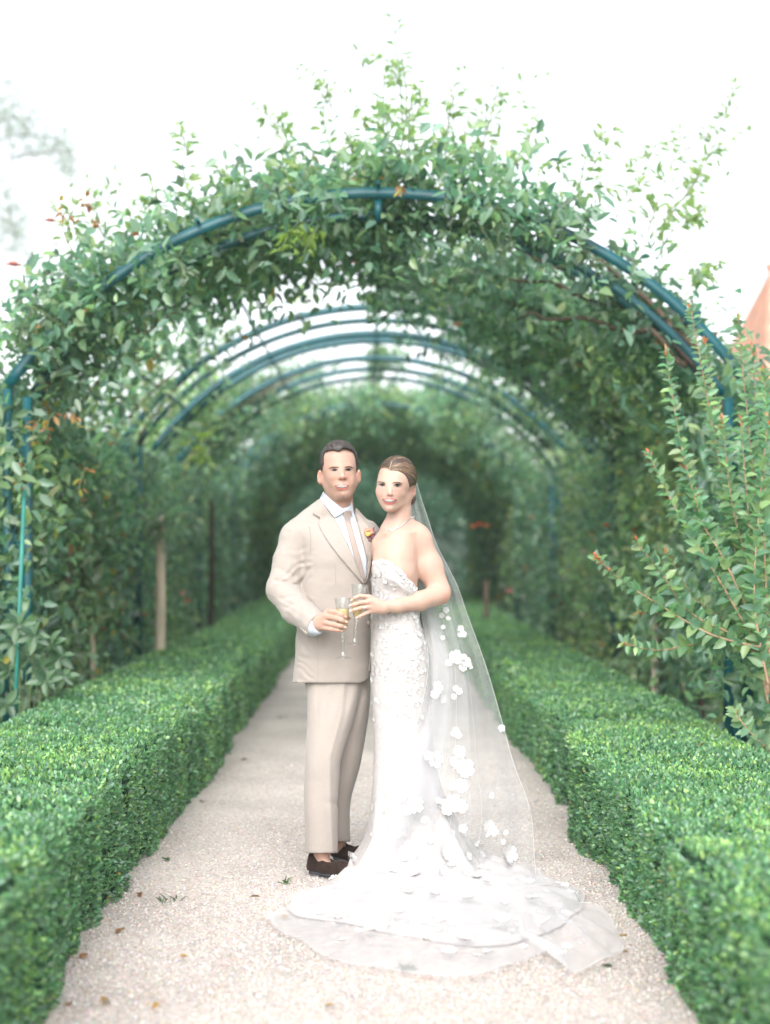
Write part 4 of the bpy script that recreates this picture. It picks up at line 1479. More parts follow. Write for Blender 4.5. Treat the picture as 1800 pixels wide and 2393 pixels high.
def face(pre, bvh, root, fn, spec):
    """eyes, brows, lips, teeth laid on the head; spec in crop coordinates of fn"""
    for e in spec['eyes']:
        cy, sq = e['iris'][1], spec['squint']
        e['white'] = [(x, cy + (y - cy) * sq) for x, y in e['white']]
        e['iris'] = (e['iris'][0], cy, e['iris'][2], e['iris'][3] * min(1, sq * 1.12))
        ly = np.mean([q[1] for q in e['lash']])
        e['lash'] = [(x, ly + (cy + (y - cy) * sq - (1 - sq) * 1.5 - ly) * 1.0 + (1.5 if y > ly else -2.0)) for x, y in e['lash']]
        if 'low' in e:
            e['low'] = [(x, cy + (y - cy) * sq) for x, y in e['low']]
        ew = part('eye', decal(bvh, conv(fn, e['white']), .0004, .0010, .6, relax=1), M_white, root)
        part('iris', decal(bvh, oval(fn, *e['iris']), .0016, .0006, .5, relax=1), e['mat'], ew)
        c = e['iris']
        part('pupil', decal(bvh, oval(fn, c[0], c[1], c[2] * .45, c[3] * .45), .0024, .0004, .5, relax=1), M_pupil, ew)
        part('upper_lash', decal(bvh, conv(fn, e['lash']), .0030, .0008, .7, relax=1), M_lash, ew)
        if 'low' in e:
            part('lower_lash', decal(bvh, conv(fn, e['low']), .0018, .0006, .7, relax=1), M_lash, ew)
    for b in spec['brows']:
        part('eyebrow', decal(bvh, conv(fn, b), .0005, .0014, .8, relax=1), spec['browmat'], root)
    m = part('mouth', decal(bvh, conv(fn, spec['mouth']), .0006, .0006, .8, relax=1), M_nostril, root)
    # eight upper teeth between a top and a bottom line
    tt, tbm = np.array(spec['gum'], float), np.array(spec['bite'], float)
    fx = np.array([0, .085, .19, .325, .5, .675, .81, .915, 1.0])
    x0_, x1_ = tt[0, 0], tt[-1, 0]
    for i in range(8):
        a, b = x0_ + (x1_ - x0_) * fx[i] + .35, x0_ + (x1_ - x0_) * fx[i + 1] - .35
        g = lambda x: np.interp(x, tt[:, 0], tt[:, 1])
        q = lambda x: np.interp(x, tbm[:, 0], tbm[:, 1])
        h_ = (q((a + b) / 2) - g((a + b) / 2))
        part('tooth', decal(bvh, conv(fn, [(a, g(a)), (b, g(b)), (b, q(b) - .12 * h_), (b - (b - a) * .2, q(b)), (a + (b - a) * .2, q(a)), (a, q(a) - .12 * h_)]), .0010, .0012, 1.2, relax=0), M_teeth, m)
    part('upper_lip', decal(bvh, conv(fn, spec['ulip']), .0006, .0014, .8, relax=1), spec['lipmat'], m)
    part('lower_lip', decal(bvh, conv(fn, spec['llip']), .0006, .0018, .8, relax=1), spec['lipmat'], m)
    for q in spec['nostrils']:
        part('nostril', decal(bvh, q, .0003, .0005, .6, relax=1), M_nostril, root)


# ------------------------------------------------------------------ the man
def SW(px, py, Y):
    return W(px, py, Y)


def row(py, xl, xr, Y, ry):
    a, b = W(xl, py, Y), W(xr, py, Y)
    return (a[2], (a[0] + b[0]) / 2, Y, (b[0] - a[0]) / 2, ry)


def skin_colours(V, base, marks, beard=None):
    n = len(V)
    c = np.tile(np.array(base), (n, 1))
    c *= (1 + .04 * fbm(V[:, 0] * 40, V[:, 1] * 40, V[:, 2] * 40, 3))[:, None]
    px = CX + V[:, 0] * FPX / V[:, 1]
    py = HY - (V[:, 2] - CH) * FPX / V[:, 1]
    for (x, y, rx, ry, col, amt) in marks:
        w = amt * np.exp(-((px - x) / rx) ** 2 - ((py - y) / ry) ** 2)
        c = c * (1 - w[:, None]) + np.array(col) * w[:, None]
    return c


def build_man():
    MY = 6.0                      # depth of the trunk
    FY = 5.905                    # depth of the face plane
    x0, x1 = W(610, 0, 6)[0], W(905, 0, 6)[0]
    Fd = Field(axis((x0, x1, .0042)), axis((5.60, 5.66, .006), (5.66, 5.95, .0042), (5.95, 6.34, .008)),
               axis((-.01, .14, .006), (.14, .92, .016), (.92, 1.18, .0036), (1.18, 1.36, .008), (1.36, 1.86, .0036)))
    # head
    hc = W(792, 1083, 5.985)
    Fd.ell(hc, (.0765, .099, .088), .01)
    Fd.ell(W(794, 1111, 5.955), (.0655, .078, .079), .02)
    Fd.ell(W(800, 1138, 5.935), (.046, .058, .045), .018)
    Fd.ell(W(804, 1153, 5.903), (.025, .026, .0215), .014)
    Fd.cap(W(763, 1128, 5.97), W(790, 1158, 5.92), .018, .016, .025)
    Fd.cap(W(830, 1126, 5.97), W(812, 1158, 5.92), .016, .015, .025)
    Fd.ell(W(781, 1128, 5.945), (.024, .044, .030), .014)
    Fd.ell(W(821, 1127, 5.945), (.019, .044, .030), .014)
    # neck and shoulders
    Fd.cap(W(792, 1140, 5.99), W(793, 1215, 6.01), .058, .064, .03)
    # nose
    Fd.cap(W(798.5, 1098, 5.885), W(800.3, 1113, 5.869), .0065, .0095, .010)
    Fd.ell(W(800.5, 1114.5, 5.868), (.0100, .0105, .0085), .009)
    Fd.ell(W(793.5, 1116.8, 5.880), (.0066, .009, .0062), .009)
    Fd.ell(W(807, 1116.6, 5.880), (.0062, .009, .0062), .009)

    def fd(X, Y, Z):
        f = lambda px, py, sx, sz: gauss2(X, Z, FY, px, py, sx, sz)
        d = -.0042 * f(781, 1098, .015, .010) - .0042 * f(815.5, 1097.5, .013, .010)
        d = d + .0025 * f(781, 1090, .018, .006) + .0025 * f(815, 1089.5, .016, .006)
        d = d + .0018 * f(775, 1117, .015, .012) + .0018 * f(821, 1116, .013, .012)
        d = d + .0060 * f(799, 1137, .020, .012) - .0016 * f(799, 1149.5, .014, .004)
        d = d - .0007 * f(784, 1128, .0055, .010) - .0007 * f(817, 1127, .0055, .010)
        d = d - .0008 * f(770, 1142, .012, .018) - .0006 * f(829, 1140, .010, .018)
        w = np.clip((5.95 - Y) / .03, 0, 1)
        return d * w
    lo, hi = W(755, 1170, 5.9), W(845, 1050, 5.9)
    Fd.apply(fd, [lo[0], 5.80, lo[2]], [hi[0], 5.96, hi[2]], op='disp')
    # ears
    Fd.ell(W(748.5, 1115.5, 5.985), (.0135, .021, .0325), .006)
    Fd.ell(W(746.5, 1113, 5.968), (.0065, .012, .020), .005, 'cut')
    Fd.ell(W(838.5, 1113.5, 5.985), (.0105, .021, .032), .006)
    Fd.ell(W(840.5, 1112, 5.968), (.0055, .011, .019), .005, 'cut')
    # trunk, arms and legs inside the clothes
    Fd.loft([row(1600, 715, 850, MY, .095), row(1500, 722, 846, MY, .095), row(1400, 720, 850, MY, .10), row(1300, 712, 862, MY, .105), row(1240, 704, 846, MY + .01, .08), row(1214, 752, 828, MY + .01, .06)], .02)
    Fd.chain([W(690, 1258, 6.0), W(656, 1385, 5.93), W(742, 1456, 5.752)], [.048, .042, .030], .02)
    Fd.chain([W(870, 1256, 6.02), W(905, 1380, 6.12), W(960, 1440, 6.10)], [.046, .04, .03], .02)
    Fd.chain([W(752, 1600, 5.96), W(752, 1800, 5.91), W(752, 1990, 5.90)], [.050, .040, .031], .03)
    Fd.chain([W(812, 1600, 6.02), W(802, 1790, 6.10), W(791, 1965, 6.15)], [.050, .038, .031], .03)
    # feet in the shoes
    Fd.chain([W(752, 1990, 5.90), W(757, 2024, 5.885), W(800, 2042, 5.82)], [.031, .0265, .020], .02)
    Fd.chain([W(791, 1965, 6.15), W(793, 1994, 6.165), W(842, 2008, 6.09)], [.031, .0225, .017], .02)
    # right hand round the stem of his glass
    gy = 5.715
    P = lambda u, v, Y: W(*H_(u, v), Y)
    Fd.chain([P(160, 640, 5.775), P(262, 592, 5.745)], [.027, .026], .012)
    Fd.chain([P(262, 570, 5.742), P(372, 438, 5.708)], [.022, .0125], .014)
    Fd.chain([P(262, 580, 5.742), P(345, 502, 5.704)], [.022, .0130], .014)
    Fd.chain([P(262, 600, 5.742), P(330, 580, 5.706)], [.022, .0125], .014)
    Fd.chain([P(262, 620, 5.742), P(320, 648, 5.712)], [.020, .0115], .014)
    k = .0035
    Fd.chain([P(372, 438, 5.708), P(470, 448, 5.684), P(545, 480, 5.680), P(598, 508, 5.690)], [.0125, .0108, .0098, .0078], k)
    Fd.chain([P(345, 502, 5.704), P(465, 522, 5.680), P(550, 552, 5.676), P(612, 576, 5.688)], [.0125, .0108, .0098, .0078], k)
    Fd.chain([P(330, 580, 5.706), P(450, 608, 5.682), P(535, 628, 5.678), P(596, 645, 5.690)], [.0120, .0104, .0094, .0075], k)
    Fd.chain([P(320, 648, 5.712), P(425, 668, 5.688), P(500, 682, 5.686), P(550, 692, 5.694)], [.0108, .0092, .0084, .0068], k)
    Fd.chain([P(262, 560, 5.752), P(400, 500, 5.768), P(540, 508, 5.760), P(640, 528, 5.748)], [.020, .0145, .0115, .0085], .008)
    V, Q = Fd.mesh()
    V = smooth_verts(V, Q, 1, .35)
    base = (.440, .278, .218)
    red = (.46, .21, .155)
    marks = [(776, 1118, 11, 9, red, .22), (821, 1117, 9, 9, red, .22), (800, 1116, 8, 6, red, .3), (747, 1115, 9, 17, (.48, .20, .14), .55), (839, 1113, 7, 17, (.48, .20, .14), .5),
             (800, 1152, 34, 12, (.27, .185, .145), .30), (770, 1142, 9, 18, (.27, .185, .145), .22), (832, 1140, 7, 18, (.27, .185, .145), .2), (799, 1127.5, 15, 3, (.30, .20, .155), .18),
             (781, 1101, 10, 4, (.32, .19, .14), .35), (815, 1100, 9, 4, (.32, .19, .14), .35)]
    for u, v in ((470, 448), (465, 522), (450, 608), (425, 668), (372, 438), (345, 502), (330, 580)):
        x, y = H_(u, v)
        marks.append((x, y, 4, 4, (.46, .19, .14), .4))
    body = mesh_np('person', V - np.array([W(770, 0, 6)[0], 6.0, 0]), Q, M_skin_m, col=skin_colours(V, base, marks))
    body.location = (W(770, 0, 6)[0], 6.0, 0)
    tag(body, 'man in a beige suit and pale tie, holding a champagne glass', 'person')
    bvh = bvh_of((V, Q))

    face('man', bvh, body, F_, dict(
        eyes=[dict(white=[(322, 530), (340, 517), (365, 511), (392, 515), (412, 528), (392, 536), (362, 539), (338, 537)], iris=(370, 523, 24, 17), mat=M_iris_d,
                   lash=[(312, 531), (338, 512), (366, 504), (396, 508), (420, 528), (394, 517), (366, 513), (340, 520)], low=[(330, 537), (362, 540), (400, 536), (362, 546)]),
              dict(white=[(512, 525), (532, 513), (558, 507), (584, 511), (604, 525), (584, 532), (556, 535), (530, 532)], iris=(560, 519, 24, 17), mat=M_iris_d,
                   lash=[(504, 526), (530, 508), (558, 500), (588, 504), (614, 524), (586, 513), (558, 509), (532, 515)], low=[(524, 532), (556, 537), (594, 531), (556, 542)])],
        brows=[[(286, 512), (302, 495), (335, 483), (375, 479), (412, 482), (434, 490), (428, 496), (395, 490), (350, 491), (312, 503)],
               [(507, 489), (530, 477), (565, 472), (600, 477), (624, 493), (636, 512), (612, 498), (585, 486), (550, 483), (515, 495)]],
        squint=.78, browmat=M_brow, lipmat=M_lip_m,
        mouth=[(366, 742), (420, 738), (475, 740), (530, 736), (572, 736), (555, 768), (520, 785), (470, 788), (420, 780), (385, 765)],
        gum=[(396, 743), (430, 738), (475, 740), (520, 736), (546, 740)], bite=[(396, 756), (430, 768), (470, 774), (510, 769), (546, 753)],
        ulip=[(362, 742), (395, 732), (445, 726), (475, 729), (505, 725), (545, 730), (578, 736), (550, 741), (510, 739), (475, 742), (430, 740), (390, 745)],
        llip=[(372, 750), (392, 766), (430, 778), (470, 782), (515, 778), (548, 762), (572, 745), (560, 776), (530, 801), (475, 809), (425, 803), (390, 784)],
        nostrils=[oval(F_, 448, 661, 9, 4), oval(F_, 505, 659, 9, 4)]))
    # hair: short, brushed back at the front
    xs_l = np.array([140, 196, 212, 222, 240, 262, 300, 350, 400, 420, 440, 470, 500, 540, 580, 625, 650, 664, 676, 690, 720])
    zs_l = np.array([585, 580, 520, 330, 285, 266, 258, 254, 268, 271, 268, 248, 228, 230, 240, 275, 320, 370, 470, 515, 520]) - 4.0
    Hf = Field(axis((x0 + .20, x1 - .05, .0036)), axis((5.84, 6.14, .0042)), axis((1.55, 1.86, .0036)))
    Hf.ell(hc + np.array([0, .006, .004]), (.0820, .106, .0930), .01)
    Hf.ell(hc + np.array([.004, -.045, .058]), (.050, .048, .030), .025)

    def hcut(X, Y, Z):
        px = CX + X * FPX / Y
        py = HY - (Z - CH) * FPX / Y
        u, v = (px - 720) * 5.943, (py - 1010) * 5.943
        zl = np.interp(u, xs_l, zs_l) + 10 * vnoise(u * .07, v * .02, 0, 4)
        back = np.clip((Y - 5.955) / .03, 0, 1)
        side = np.clip((np.abs(X - hc[0]) - .060) / .008, 0, 1)
        zb = 560 + 270 * np.clip((Y - 6.0) / .05, 0, 1)
        lim = np.where(back > .5, zb, zl)
        return (lim - v) / 5.943 * .00182          # >0 above the line
    q = Hf.sl([-9, -9, -9], [9, 9, 9])
    g = Hf.grid(q)
    d = hcut(*g)
    Hf.F = np.maximum(Hf.F, -d.astype(np.float32))
    Hf.F -= (.0022 * vnoise(g[0] * 120, g[1] * 60, g[2] * 90, 8)).astype(np.float32)
    HV, HQ = Hf.mesh()
    HV = smooth_verts(HV, HQ, 1, .3)
    hcol = np.array((.026, .020, .018)) * (1 + .75 * np.clip(fbm(HV[:, 0] * 150, HV[:, 1] * 35, HV[:, 2] * 60, 4), -1, 1.3))[:, None]  # streaky noise puts a grey sheen into the hair colour
    hair = part('hair', (HV, HQ), M_hair_m, body, col=hcol)
    # fine strands for a soft edge
    hb = bvh_of((HV, HQ))
    sel = rng.choice(len(HV), 2600)
    parts, cols = [], []
    for i in sel:
        p = HV[i]
        nrm = norm(p - (hc + np.array([0, .01, -.01])))
        fl = norm(np.array([.25 * (p[0] - hc[0]) / .07, .9, .25]) if p[2] > hc[2] + .03 else np.array([0, .35, -1.0]))
        t = norm(fl - nrm * fl.dot(nrm) + nrm * .10 + .16 * rand_dirs(1)[0])
        w = np.cross(t, nrm) * .0011
        L = rng.uniform(.008, .015)
        parts.append((np.array([p - w, p + w, p + t * L]), np.array([[0, 1, 2]])))
        cols.append(np.repeat((np.array((.030, .024, .022)) * rng.uniform(.5, 2.6))[None], 3, 0))
    part('hair_strands', join(parts), M_hair_m, hair, col=np.concatenate(cols))['kind'] = 'stuff'

    # ---------------- jacket
    Jf = Field(axis((W(606, 0, 6)[0], W(905, 0, 6)[0], .0042)), axis((5.66, 5.88, .0042), (5.88, 6.2, .0055)), axis((W(0, 1602, 6)[2], W(0, 1150, 6)[2], .0042)))
    Jf.loft([row(1605, 683, 866, MY, .125), row(1550, 687, 869, MY, .128), row(1500, 690, 870, MY, .128), row(1450, 692, 870, MY, .127), row(1400, 696, 872, MY, .128), row(1350, 700, 876, MY, .133), row(1300, 702, 880, MY, .135),
             row(1265, 694, 884, MY + .005, .125), row(1240, 676, 884, MY + .01, .105), row(1220, 690, 872, MY + .015, .085)], .02, e=2.25)
    # shoulder line and sleeve
    Jf.cap(W(757, 1192, 6.015), W(692, 1253, 6.005), .052, .066, .03)
    Jf.cap(W(822, 1206, 6.02), W(862, 1256, 6.02), .040, .046, .03)
    sh, el, wr = W(690, 1268, 6.0), W(660, 1378, 5.945), W(737, 1459, 5.775)
    Jf.chain([sh, W(679, 1312, 5.985), el], [.069, .069, .066], .018)
    Jf.chain([el, W(694, 1424, 5.86), wr], [.0665, .061, .0565], .012)
    Jf.cap(W(866, 1262, 6.02), W(888, 1340, 6.08), .045, .05, .02)
    Jf.cap(W(716, 1300, 6.02), W(706, 1345, 6.0), .04, .03, .02)

    def wrinkle(X, Y, Z):
        px = CX + X * FPX / Y
        py = HY - (Z - CH) * FPX / Y
        d = .0022 * fbm(px * .018, py * .03, Y * 6, 77)
        # folds fanning out of the crook of the elbow
        for (ax, ay, bx, by, s, a) in [(693, 1367, 622, 1352, 4, .006), (697, 1392, 640, 1402, 5, .0055), (700, 1405, 655, 1430, 5, .005), (690, 1350, 640, 1322, 6, .006), (722, 1330, 700, 1372, 5, .007),
                                       (712, 1320, 668, 1300, 8, .004), (705, 1412, 690, 1452, 6, .004), (728, 1420, 716, 1470, 6, .0035), (676, 1240, 660, 1300, 7, .003)]:
            vx, vy = (bx - ax) * .72, (by - ay) * .72
            ln = math.hypot(vx, vy)
            t = ((px - ax) * vx + (py - ay) * vy) / ln
            n_ = ((px - ax) * vy - (py - ay) * vx) / ln
            w = np.exp(-(n_ / s) ** 2) * np.clip((t + 6) / 10, 0, 1) * np.clip((ln + 8 - t) / 16, 0, 1)
            d = d - 1.0 * a * w + a * .3 * np.exp(-((n_ - s * 1.6) / s) ** 2) * np.clip((t + 6) / 10, 0, 1) * np.clip((ln + 8 - t) / 16, 0, 1)
        # diagonal pulls in the upper sleeve and along the forearm
        wob = 2.2 * vnoise(px * .03, py * .03, 1.7, 55)
        up = np.clip((735 - px) / 12, 0, 1) * np.clip((py - 1268) / 25, 0, 1) * np.clip((1376 - py) / 18, 0, 1)
        lo_ = np.clip((738 - px) / 10, 0, 1) * np.clip((py - 1384) / 15, 0, 1) * (Y < 5.93)
        r1 = 1 - 2 * np.abs(((.42 * px + .91 * py) * .052 + wob * .35) % 1 - .5)
        r2 = 1 - 2 * np.abs(((-.55 * px + .83 * py) * .060 + wob * .35) % 1 - .5)
        d = d + (.0042 * (r1 ** 1.6 - .4)) * up * (.4 + .6 * np.clip(vnoise(px * .025, py * .05, 3, 56) + .5, 0, 1)) + (.0036 * (r2 ** 1.6 - .4)) * lo_ * (.35 + .65 * np.clip(vnoise(px * .04, py * .04, 5, 57) + .4, 0, 1))
        # long soft drapes on the body
        d = d + .0018 * np.sin(px * .11 + py * .02) * np.clip((py - 1380) / 80, 0, 1)
        # dart line and waist
        d = d - .004 * np.exp(-((px - (741 - (py - 1500) * .01)) / 1.6) ** 2) * np.clip((py - 1470) / 15, 0, 1)
        return d
    Jf.apply(wrinkle, [-9, -9, -9], [9, 9, 9], op='disp')
    g = Jf.grid(Jf.sl([-9] * 3, [9] * 3))
    px = CX + g[0] * FPX / g[1]
    py = HY - (g[2] - CH) * FPX / g[1]
    # hem, with the rounded front corner; open cuff end
    hemy = 1596 - 30 * (1 - np.sqrt(np.clip(1 - np.clip((px - 836) / 32, 0, 1) ** 2, 0, 1)))
    Jf.F = np.maximum(Jf.F, ((py - hemy) * .0018).astype(np.float32))
    ax = norm(np.array(wr) - W(694, 1424, 5.86))
    cuff = W(744, 1462, 5.765)
    dc = (g[0] - cuff[0]) * ax[0] + (g[1] - cuff[1]) * ax[1] + (g[2] - cuff[2]) * ax[2]
    near = (g[1] < 5.90) & (np.sqrt((g[0] - cuff[0]) ** 2 + (g[2] - cuff[2]) ** 2) < .12) & (dc > -.02)
    tor = g[1] > MY - .135
    Jf.F = np.where(near & ~tor, np.maximum(Jf.F, dc), Jf.F).astype(np.float32)
    # neck opening
    Jf.cap(W(796, 1150, 6.0), W(797, 1214, 6.01), .066, .060, .006, 'cut')
    JV, JQ = Jf.mesh()
    JV = smooth_verts(JV, JQ, 1, .4)
    jacket = part('jacket', (JV, JQ), M_suit, body)
    jb = bvh_of((JV, JQ))
    neckb = bvh_of((JV, JQ), (V, Q))

    # shirt front and tie show in the opening
    vshirt = conv(A_, [(455, 500), (500, 560), (548, 632), (600, 740), (650, 830), (700, 960), (762, 1098), (776, 1040), (778, 930), (766, 880), (740, 790), (712, 690), (690, 600), (672, 545), (640, 560), (560, 590)])
    SV, SF = decal(neckb, vshirt, .006, .004, 4, relax=5)
    shirt = part('shirt', (SV, SF), M_shirt, body)
    tie_b = bvh_of((SV, SF), (JV, JQ), (V, Q))
    tiep = conv(A_, [(624, 652), (645, 660), (662, 654), (690, 750), (725, 880), (752, 990), (772, 1098), (758, 1092), (736, 1060), (712, 985), (690, 915), (664, 810), (640, 720)])
    TV, TF = decal(tie_b, tiep, .003, .006, 3, relax=6)
    tie = part('tie', (TV, TF), M_tie, body)
    tb = bvh_of((TV, TF))
    for k in range(24):
        f = (k + .5) / 24
        xl, yl = np.interp(f, [0, .35, .7, 1], [626, 664, 706, 752]), np.interp(f, [0, .35, .7, 1], [670, 800, 960, 1080])
        xr, yr = np.interp(f, [0, .35, .7, 1], [664, 700, 738, 770]), np.interp(f, [0, .35, .7, 1], [668, 775, 915, 1050])
        part('stripe', decal(tb, conv(A_, [(xl + 3, yl + 8), (xr - 3, yr - 2), (xr - 3, yr + 3), (xl + 3, yl + 13)]), .0002, .0004, 3, relax=1), M_tie_stripe, tie)
    KV, KF = decal(tie_b, conv(A_, [(614, 592), (640, 586), (671, 590), (668, 615), (662, 640), (657, 656), (643, 660), (628, 655), (621, 636), (616, 612)]), .003, .008, 1.6, relax=4)
    part('knot', (KV, KF), M_tie, tie)
    # collar: stand and two spread leaves
    col_b = bvh_of((V, Q), (JV, JQ), (SV, SF))
    cl = decal(col_b, conv(F_, [(212, 824), (250, 872), (310, 930), (400, 1000), (470, 1052), (524, 1090), (498, 1112), (440, 1150), (372, 1188), (330, 1140), (270, 1060), (215, 985), (168, 920), (190, 870)]), .004, .006, 2.2, relax=8)
    cr = decal(col_b, conv(F_, [(604, 962), (618, 1010), (625, 1080), (640, 1140), (652, 1212), (632, 1190), (600, 1130), (575, 1098), (530, 1088), (560, 1050), (590, 1000)]), .004, .006, 2.2, relax=6)
    part('collar', cl, M_shirt, shirt)
    part('collar', cr, M_shirt, shirt)
    # lapels
    lb = bvh_of((JV, JQ), (SV, SF), (V, Q))
    lapl = decal(lb, conv(A_, [(448, 500), (480, 545), (520, 592), (552, 640), (590, 722), (640, 815), (690, 930), (722, 1010), (764, 1102), (748, 1096), (700, 1045), (640, 975), (585, 910), (520, 825), (470, 745), (436, 680), (444, 652), (452, 636), (428, 624), (398, 608), (402, 580), (424, 540)]), .004, .0055, 3.5, relax=8)
    part('lapel', lapl, M_suit, jacket)
    lapr = decal(lb, conv(A_, [(684, 582), (700, 610), (722, 690), (748, 790), (772, 890), (784, 950), (776, 1020), (768, 1104), (786, 1070), (800, 1010), (812, 930), (822, 860), (826, 800), (836, 740), (806, 712), (770, 668), (728, 616)]), .004, .0055, 3.5, relax=8)
    part('lapel', lapr, M_suit, jacket)
    # front edge, back vent strip, pocket, seams, buttons
    fe = conv(A_, [(770, 1100), (784, 1150), (796, 1260), (803, 1380), (803, 1500), (800, 1640), (788, 1720), (796, 1724), (808, 1650), (812, 1500), (811, 1380), (804, 1250), (792, 1140)])
    part('front_edge', decal(jb, fe, .002, .004, 3, relax=6), M_suit, jacket)
    part('button', decal(jb, oval(A_, 791, 1378, 9, 16), .006, .004, 1.6, relax=2), M_button, jacket)
    for (u, v) in [(330, 1432), (345, 1442), (316, 1420), (356, 1450)]:
        part('button', decal(jb, oval(A_, u - 4, v, 8, 7, rot=.6), .002, .003, 1.2, relax=2), M_button, jacket)
    for sm in ([(372, 700), (380, 760), (382, 820), (378, 900), (380, 900), (385, 820), (383, 760), (375, 700)], [(552, 960), (556, 1040), (560, 1110), (562, 1110), (558, 1040), (554, 960)]):
        part('seam', decal(jb, conv(A_, sm), .0001, .0006, 3, relax=1), M_seam, jacket)
    # shirt cuff at the wrist
    wc, wd = P(222, 622, 5.752), norm(P(262, 592, 5.742) - P(160, 640, 5.775))
    CV, CF = tube([wc - wd * .035, wc - wd * .01, wc + wd * .008, wc + wd * .011], [.037, .0375, .0375, .035], 20)
    part('cuff', (CV, CF), M_shirt, shirt)
    # nails
    for (u, v, r, Yn) in [(597, 506, 15, 5.68), (612, 575, 16, 5.68), (594, 644, 15, 5.68), (548, 690, 12, 5.68)]:
        part('fingernail', decal(bvh, oval(H_, u, v, r * 1.15, r * .95, rot=.3), .0001, .0008, 1.2, relax=1), M_nail_m, body)

    # boutonniere
    bt = empty('boutonniere')
    bt.parent = body
    bt.location = Vector(W(*A_(805, 760), 5.86)) - body.location
    cY = hit(lb, *A_(800, 760)) or 5.87
    pr = lambda u, v, o=.012: W(*A_(u, v), cY - o)

    def petal_ball(name, c, r, m_, sq=.85):
        V_, Q_ = lathe([(r * .05, -r), (r * .6, -r * .75), (r, -.1 * r), (r * .85, r * .5), (r * .55, r * .75), (r * .1, r * .6)], 10)
        V_ = V_ + rng.normal(size=V_.shape) * r * .10
        Vr = V_[:, [0, 2, 1]] * np.array([1, -1, sq])
        part(name, (Vr + c, Q_[:, ::-1]), m_, bt)
    M_peach = mat('peach_rose', (.58, .31, .22), rough=.6, transl=.2)
    M_yel = mat('yellow_petal', (.58, .38, .10), rough=.6)
    M_mauve = mat('mauve_petal', (.17, .075, .095), rough=.7)
    petal_ball('rose', pr(798, 738), .023, M_peach)
    petal_ball('rose_heart', pr(786, 752, .026), .012, M_yel)
    petal_ball('bud', pr(792, 788), .014, M_mauve)
    petal_ball('bud', pr(820, 768), .014, M_mauve)
    petal_ball('berry', pr(824, 798), .013, mat('green_berry', (.05, .13, .04), rough=.4))
    for (u, v, u2, v2) in [(810, 760, 832, 702), (815, 765, 840, 735), (790, 790, 780, 808), (812, 790, 826, 806), (800, 770, 842, 760)]:
        part('sprig', tube([pr(u, v), (pr(u, v, .02) + pr(u2, v2, .018)) / 2, pr(u2, v2)], [.003, .0055, .002], 6), M_mauve if u < 816 and v < 780 else M_greenstem, bt)

    # ---------------- trousers
    Tf = Field(axis((W(700, 0, 6)[0], W(880, 0, 6)[0], .0042)), axis((5.78, 6.28, .0055)), axis((.075, W(0, 1560, 6)[2], .0055)))
    Tf.loft([row(1998, 713.5, 789, 5.905, .085), row(1940, 712, 789, 5.905, .087), row(1874, 710.5, 789, 5.905, .09), row(1820, 711, 793, 5.91, .092), row(1771, 713, 799, 5.915, .095), row(1664, 719, 832, 5.95, .105), row(1596, 713, 846, 5.985, .095), row(1540, 712, 848, 5.99, .09)], .02, e=2.2)
    Tf.loft([row(1970, 758, 819.5, 6.15, .082), row(1874, 758, 820, 6.13, .085), row(1771, 770, 846, 6.09, .092), row(1664, 775, 863, 6.06, .10), row(1596, 770, 866, 6.05, .095), row(1540, 760, 864, 6.05, .09)], .012, e=2.2)

    def tw(X, Y, Z):
        px = CX + X * FPX / Y
        py = HY - (Z - CH) * FPX / Y
        d = .0022 * fbm(px * .02, py * .012, Y * 5, 31)
        cr_ = np.interp(py, [1600, 1664, 1771, 1874, 1990], [805, 800, 770, 772, 778])
        d = d + .004 * np.exp(-((px - cr_) / 5) ** 2) * (Y < 5.95)
        d = d - .004 * np.exp(-((py - 1872 - (px - 750) * .15) / 8) ** 2) * np.clip((px - 745) / 40, 0, 1) * (Y < 5.98)
        d = d - .003 * np.exp(-((px - 742) / 1.5) ** 2) * (Y < 5.95) * np.clip((py - 1600) / 20, 0, 1) * np.clip((1720 - py) / 60, 0, 1)
        d = d + .0025 * np.sin(px * .2 + py * .05) * np.exp(-((py - 1640) / 50) ** 2)
        return d
    Tf.apply(tw, [-9] * 3, [9] * 3, op='disp')
    g = Tf.grid(Tf.sl([-9] * 3, [9] * 3))
    py = HY - (g[2] - CH) * FPX / g[1]
    Tf.F = np.maximum(Tf.F, (np.where(g[1] < 6.04, py - 1994, py - 1967) * .0018).astype(np.float32))
    TV, TQ = Tf.mesh()
    TV = smooth_verts(TV, TQ, 2, .4)
    trousers = part('trousers', (TV, TQ), M_suit, body)
    # ---------------- loafers
    def loafer(heel, toe, label=None):
        heel, toe = np.array(heel), np.array(toe)
        ax_ = norm(np.array([toe[0] - heel[0], toe[1] - heel[1], 0]))
        L = np.linalg.norm((toe - heel)[:2])
        sd = np.array([-ax_[1], ax_[0], 0])
        pt = lambda f, s, z: heel + ax_ * f * L + sd * s + np.array([0, 0, z - heel[2]])
        lo = np.minimum(heel, toe) - .09
        hi = np.maximum(heel, toe) + .09
        Sf = Field(axis((lo[0], hi[0], .0036)), axis((lo[1], hi[1], .0036)), axis((.022, .125, .0032)))
        Sf.chain([pt(.10, 0, .045), pt(.35, 0, .046), pt(.66, .004, .042), pt(.90, .008, .036)], [.034, .035, .040, .027], .02)
        Sf.chain([pt(.085, 0, .086), pt(.10, 0, .045)], [.026, .034], .02)
        Sf.chain([pt(.60, .0, .060), pt(.75, .004, .047)], [.022, .024], .02)
        Sf.chain([pt(.30, 0, .060), pt(.10, 0, .070)], [.026, .030], .015)
        Sf.cap(pt(.215, 0, .118), pt(.47, 0, .098), .0265, .0245, .004, 'cut')
        Sf.cap(pt(.185, 0, .085), pt(.40, 0, .085), .0205, .021, .004, 'cut')
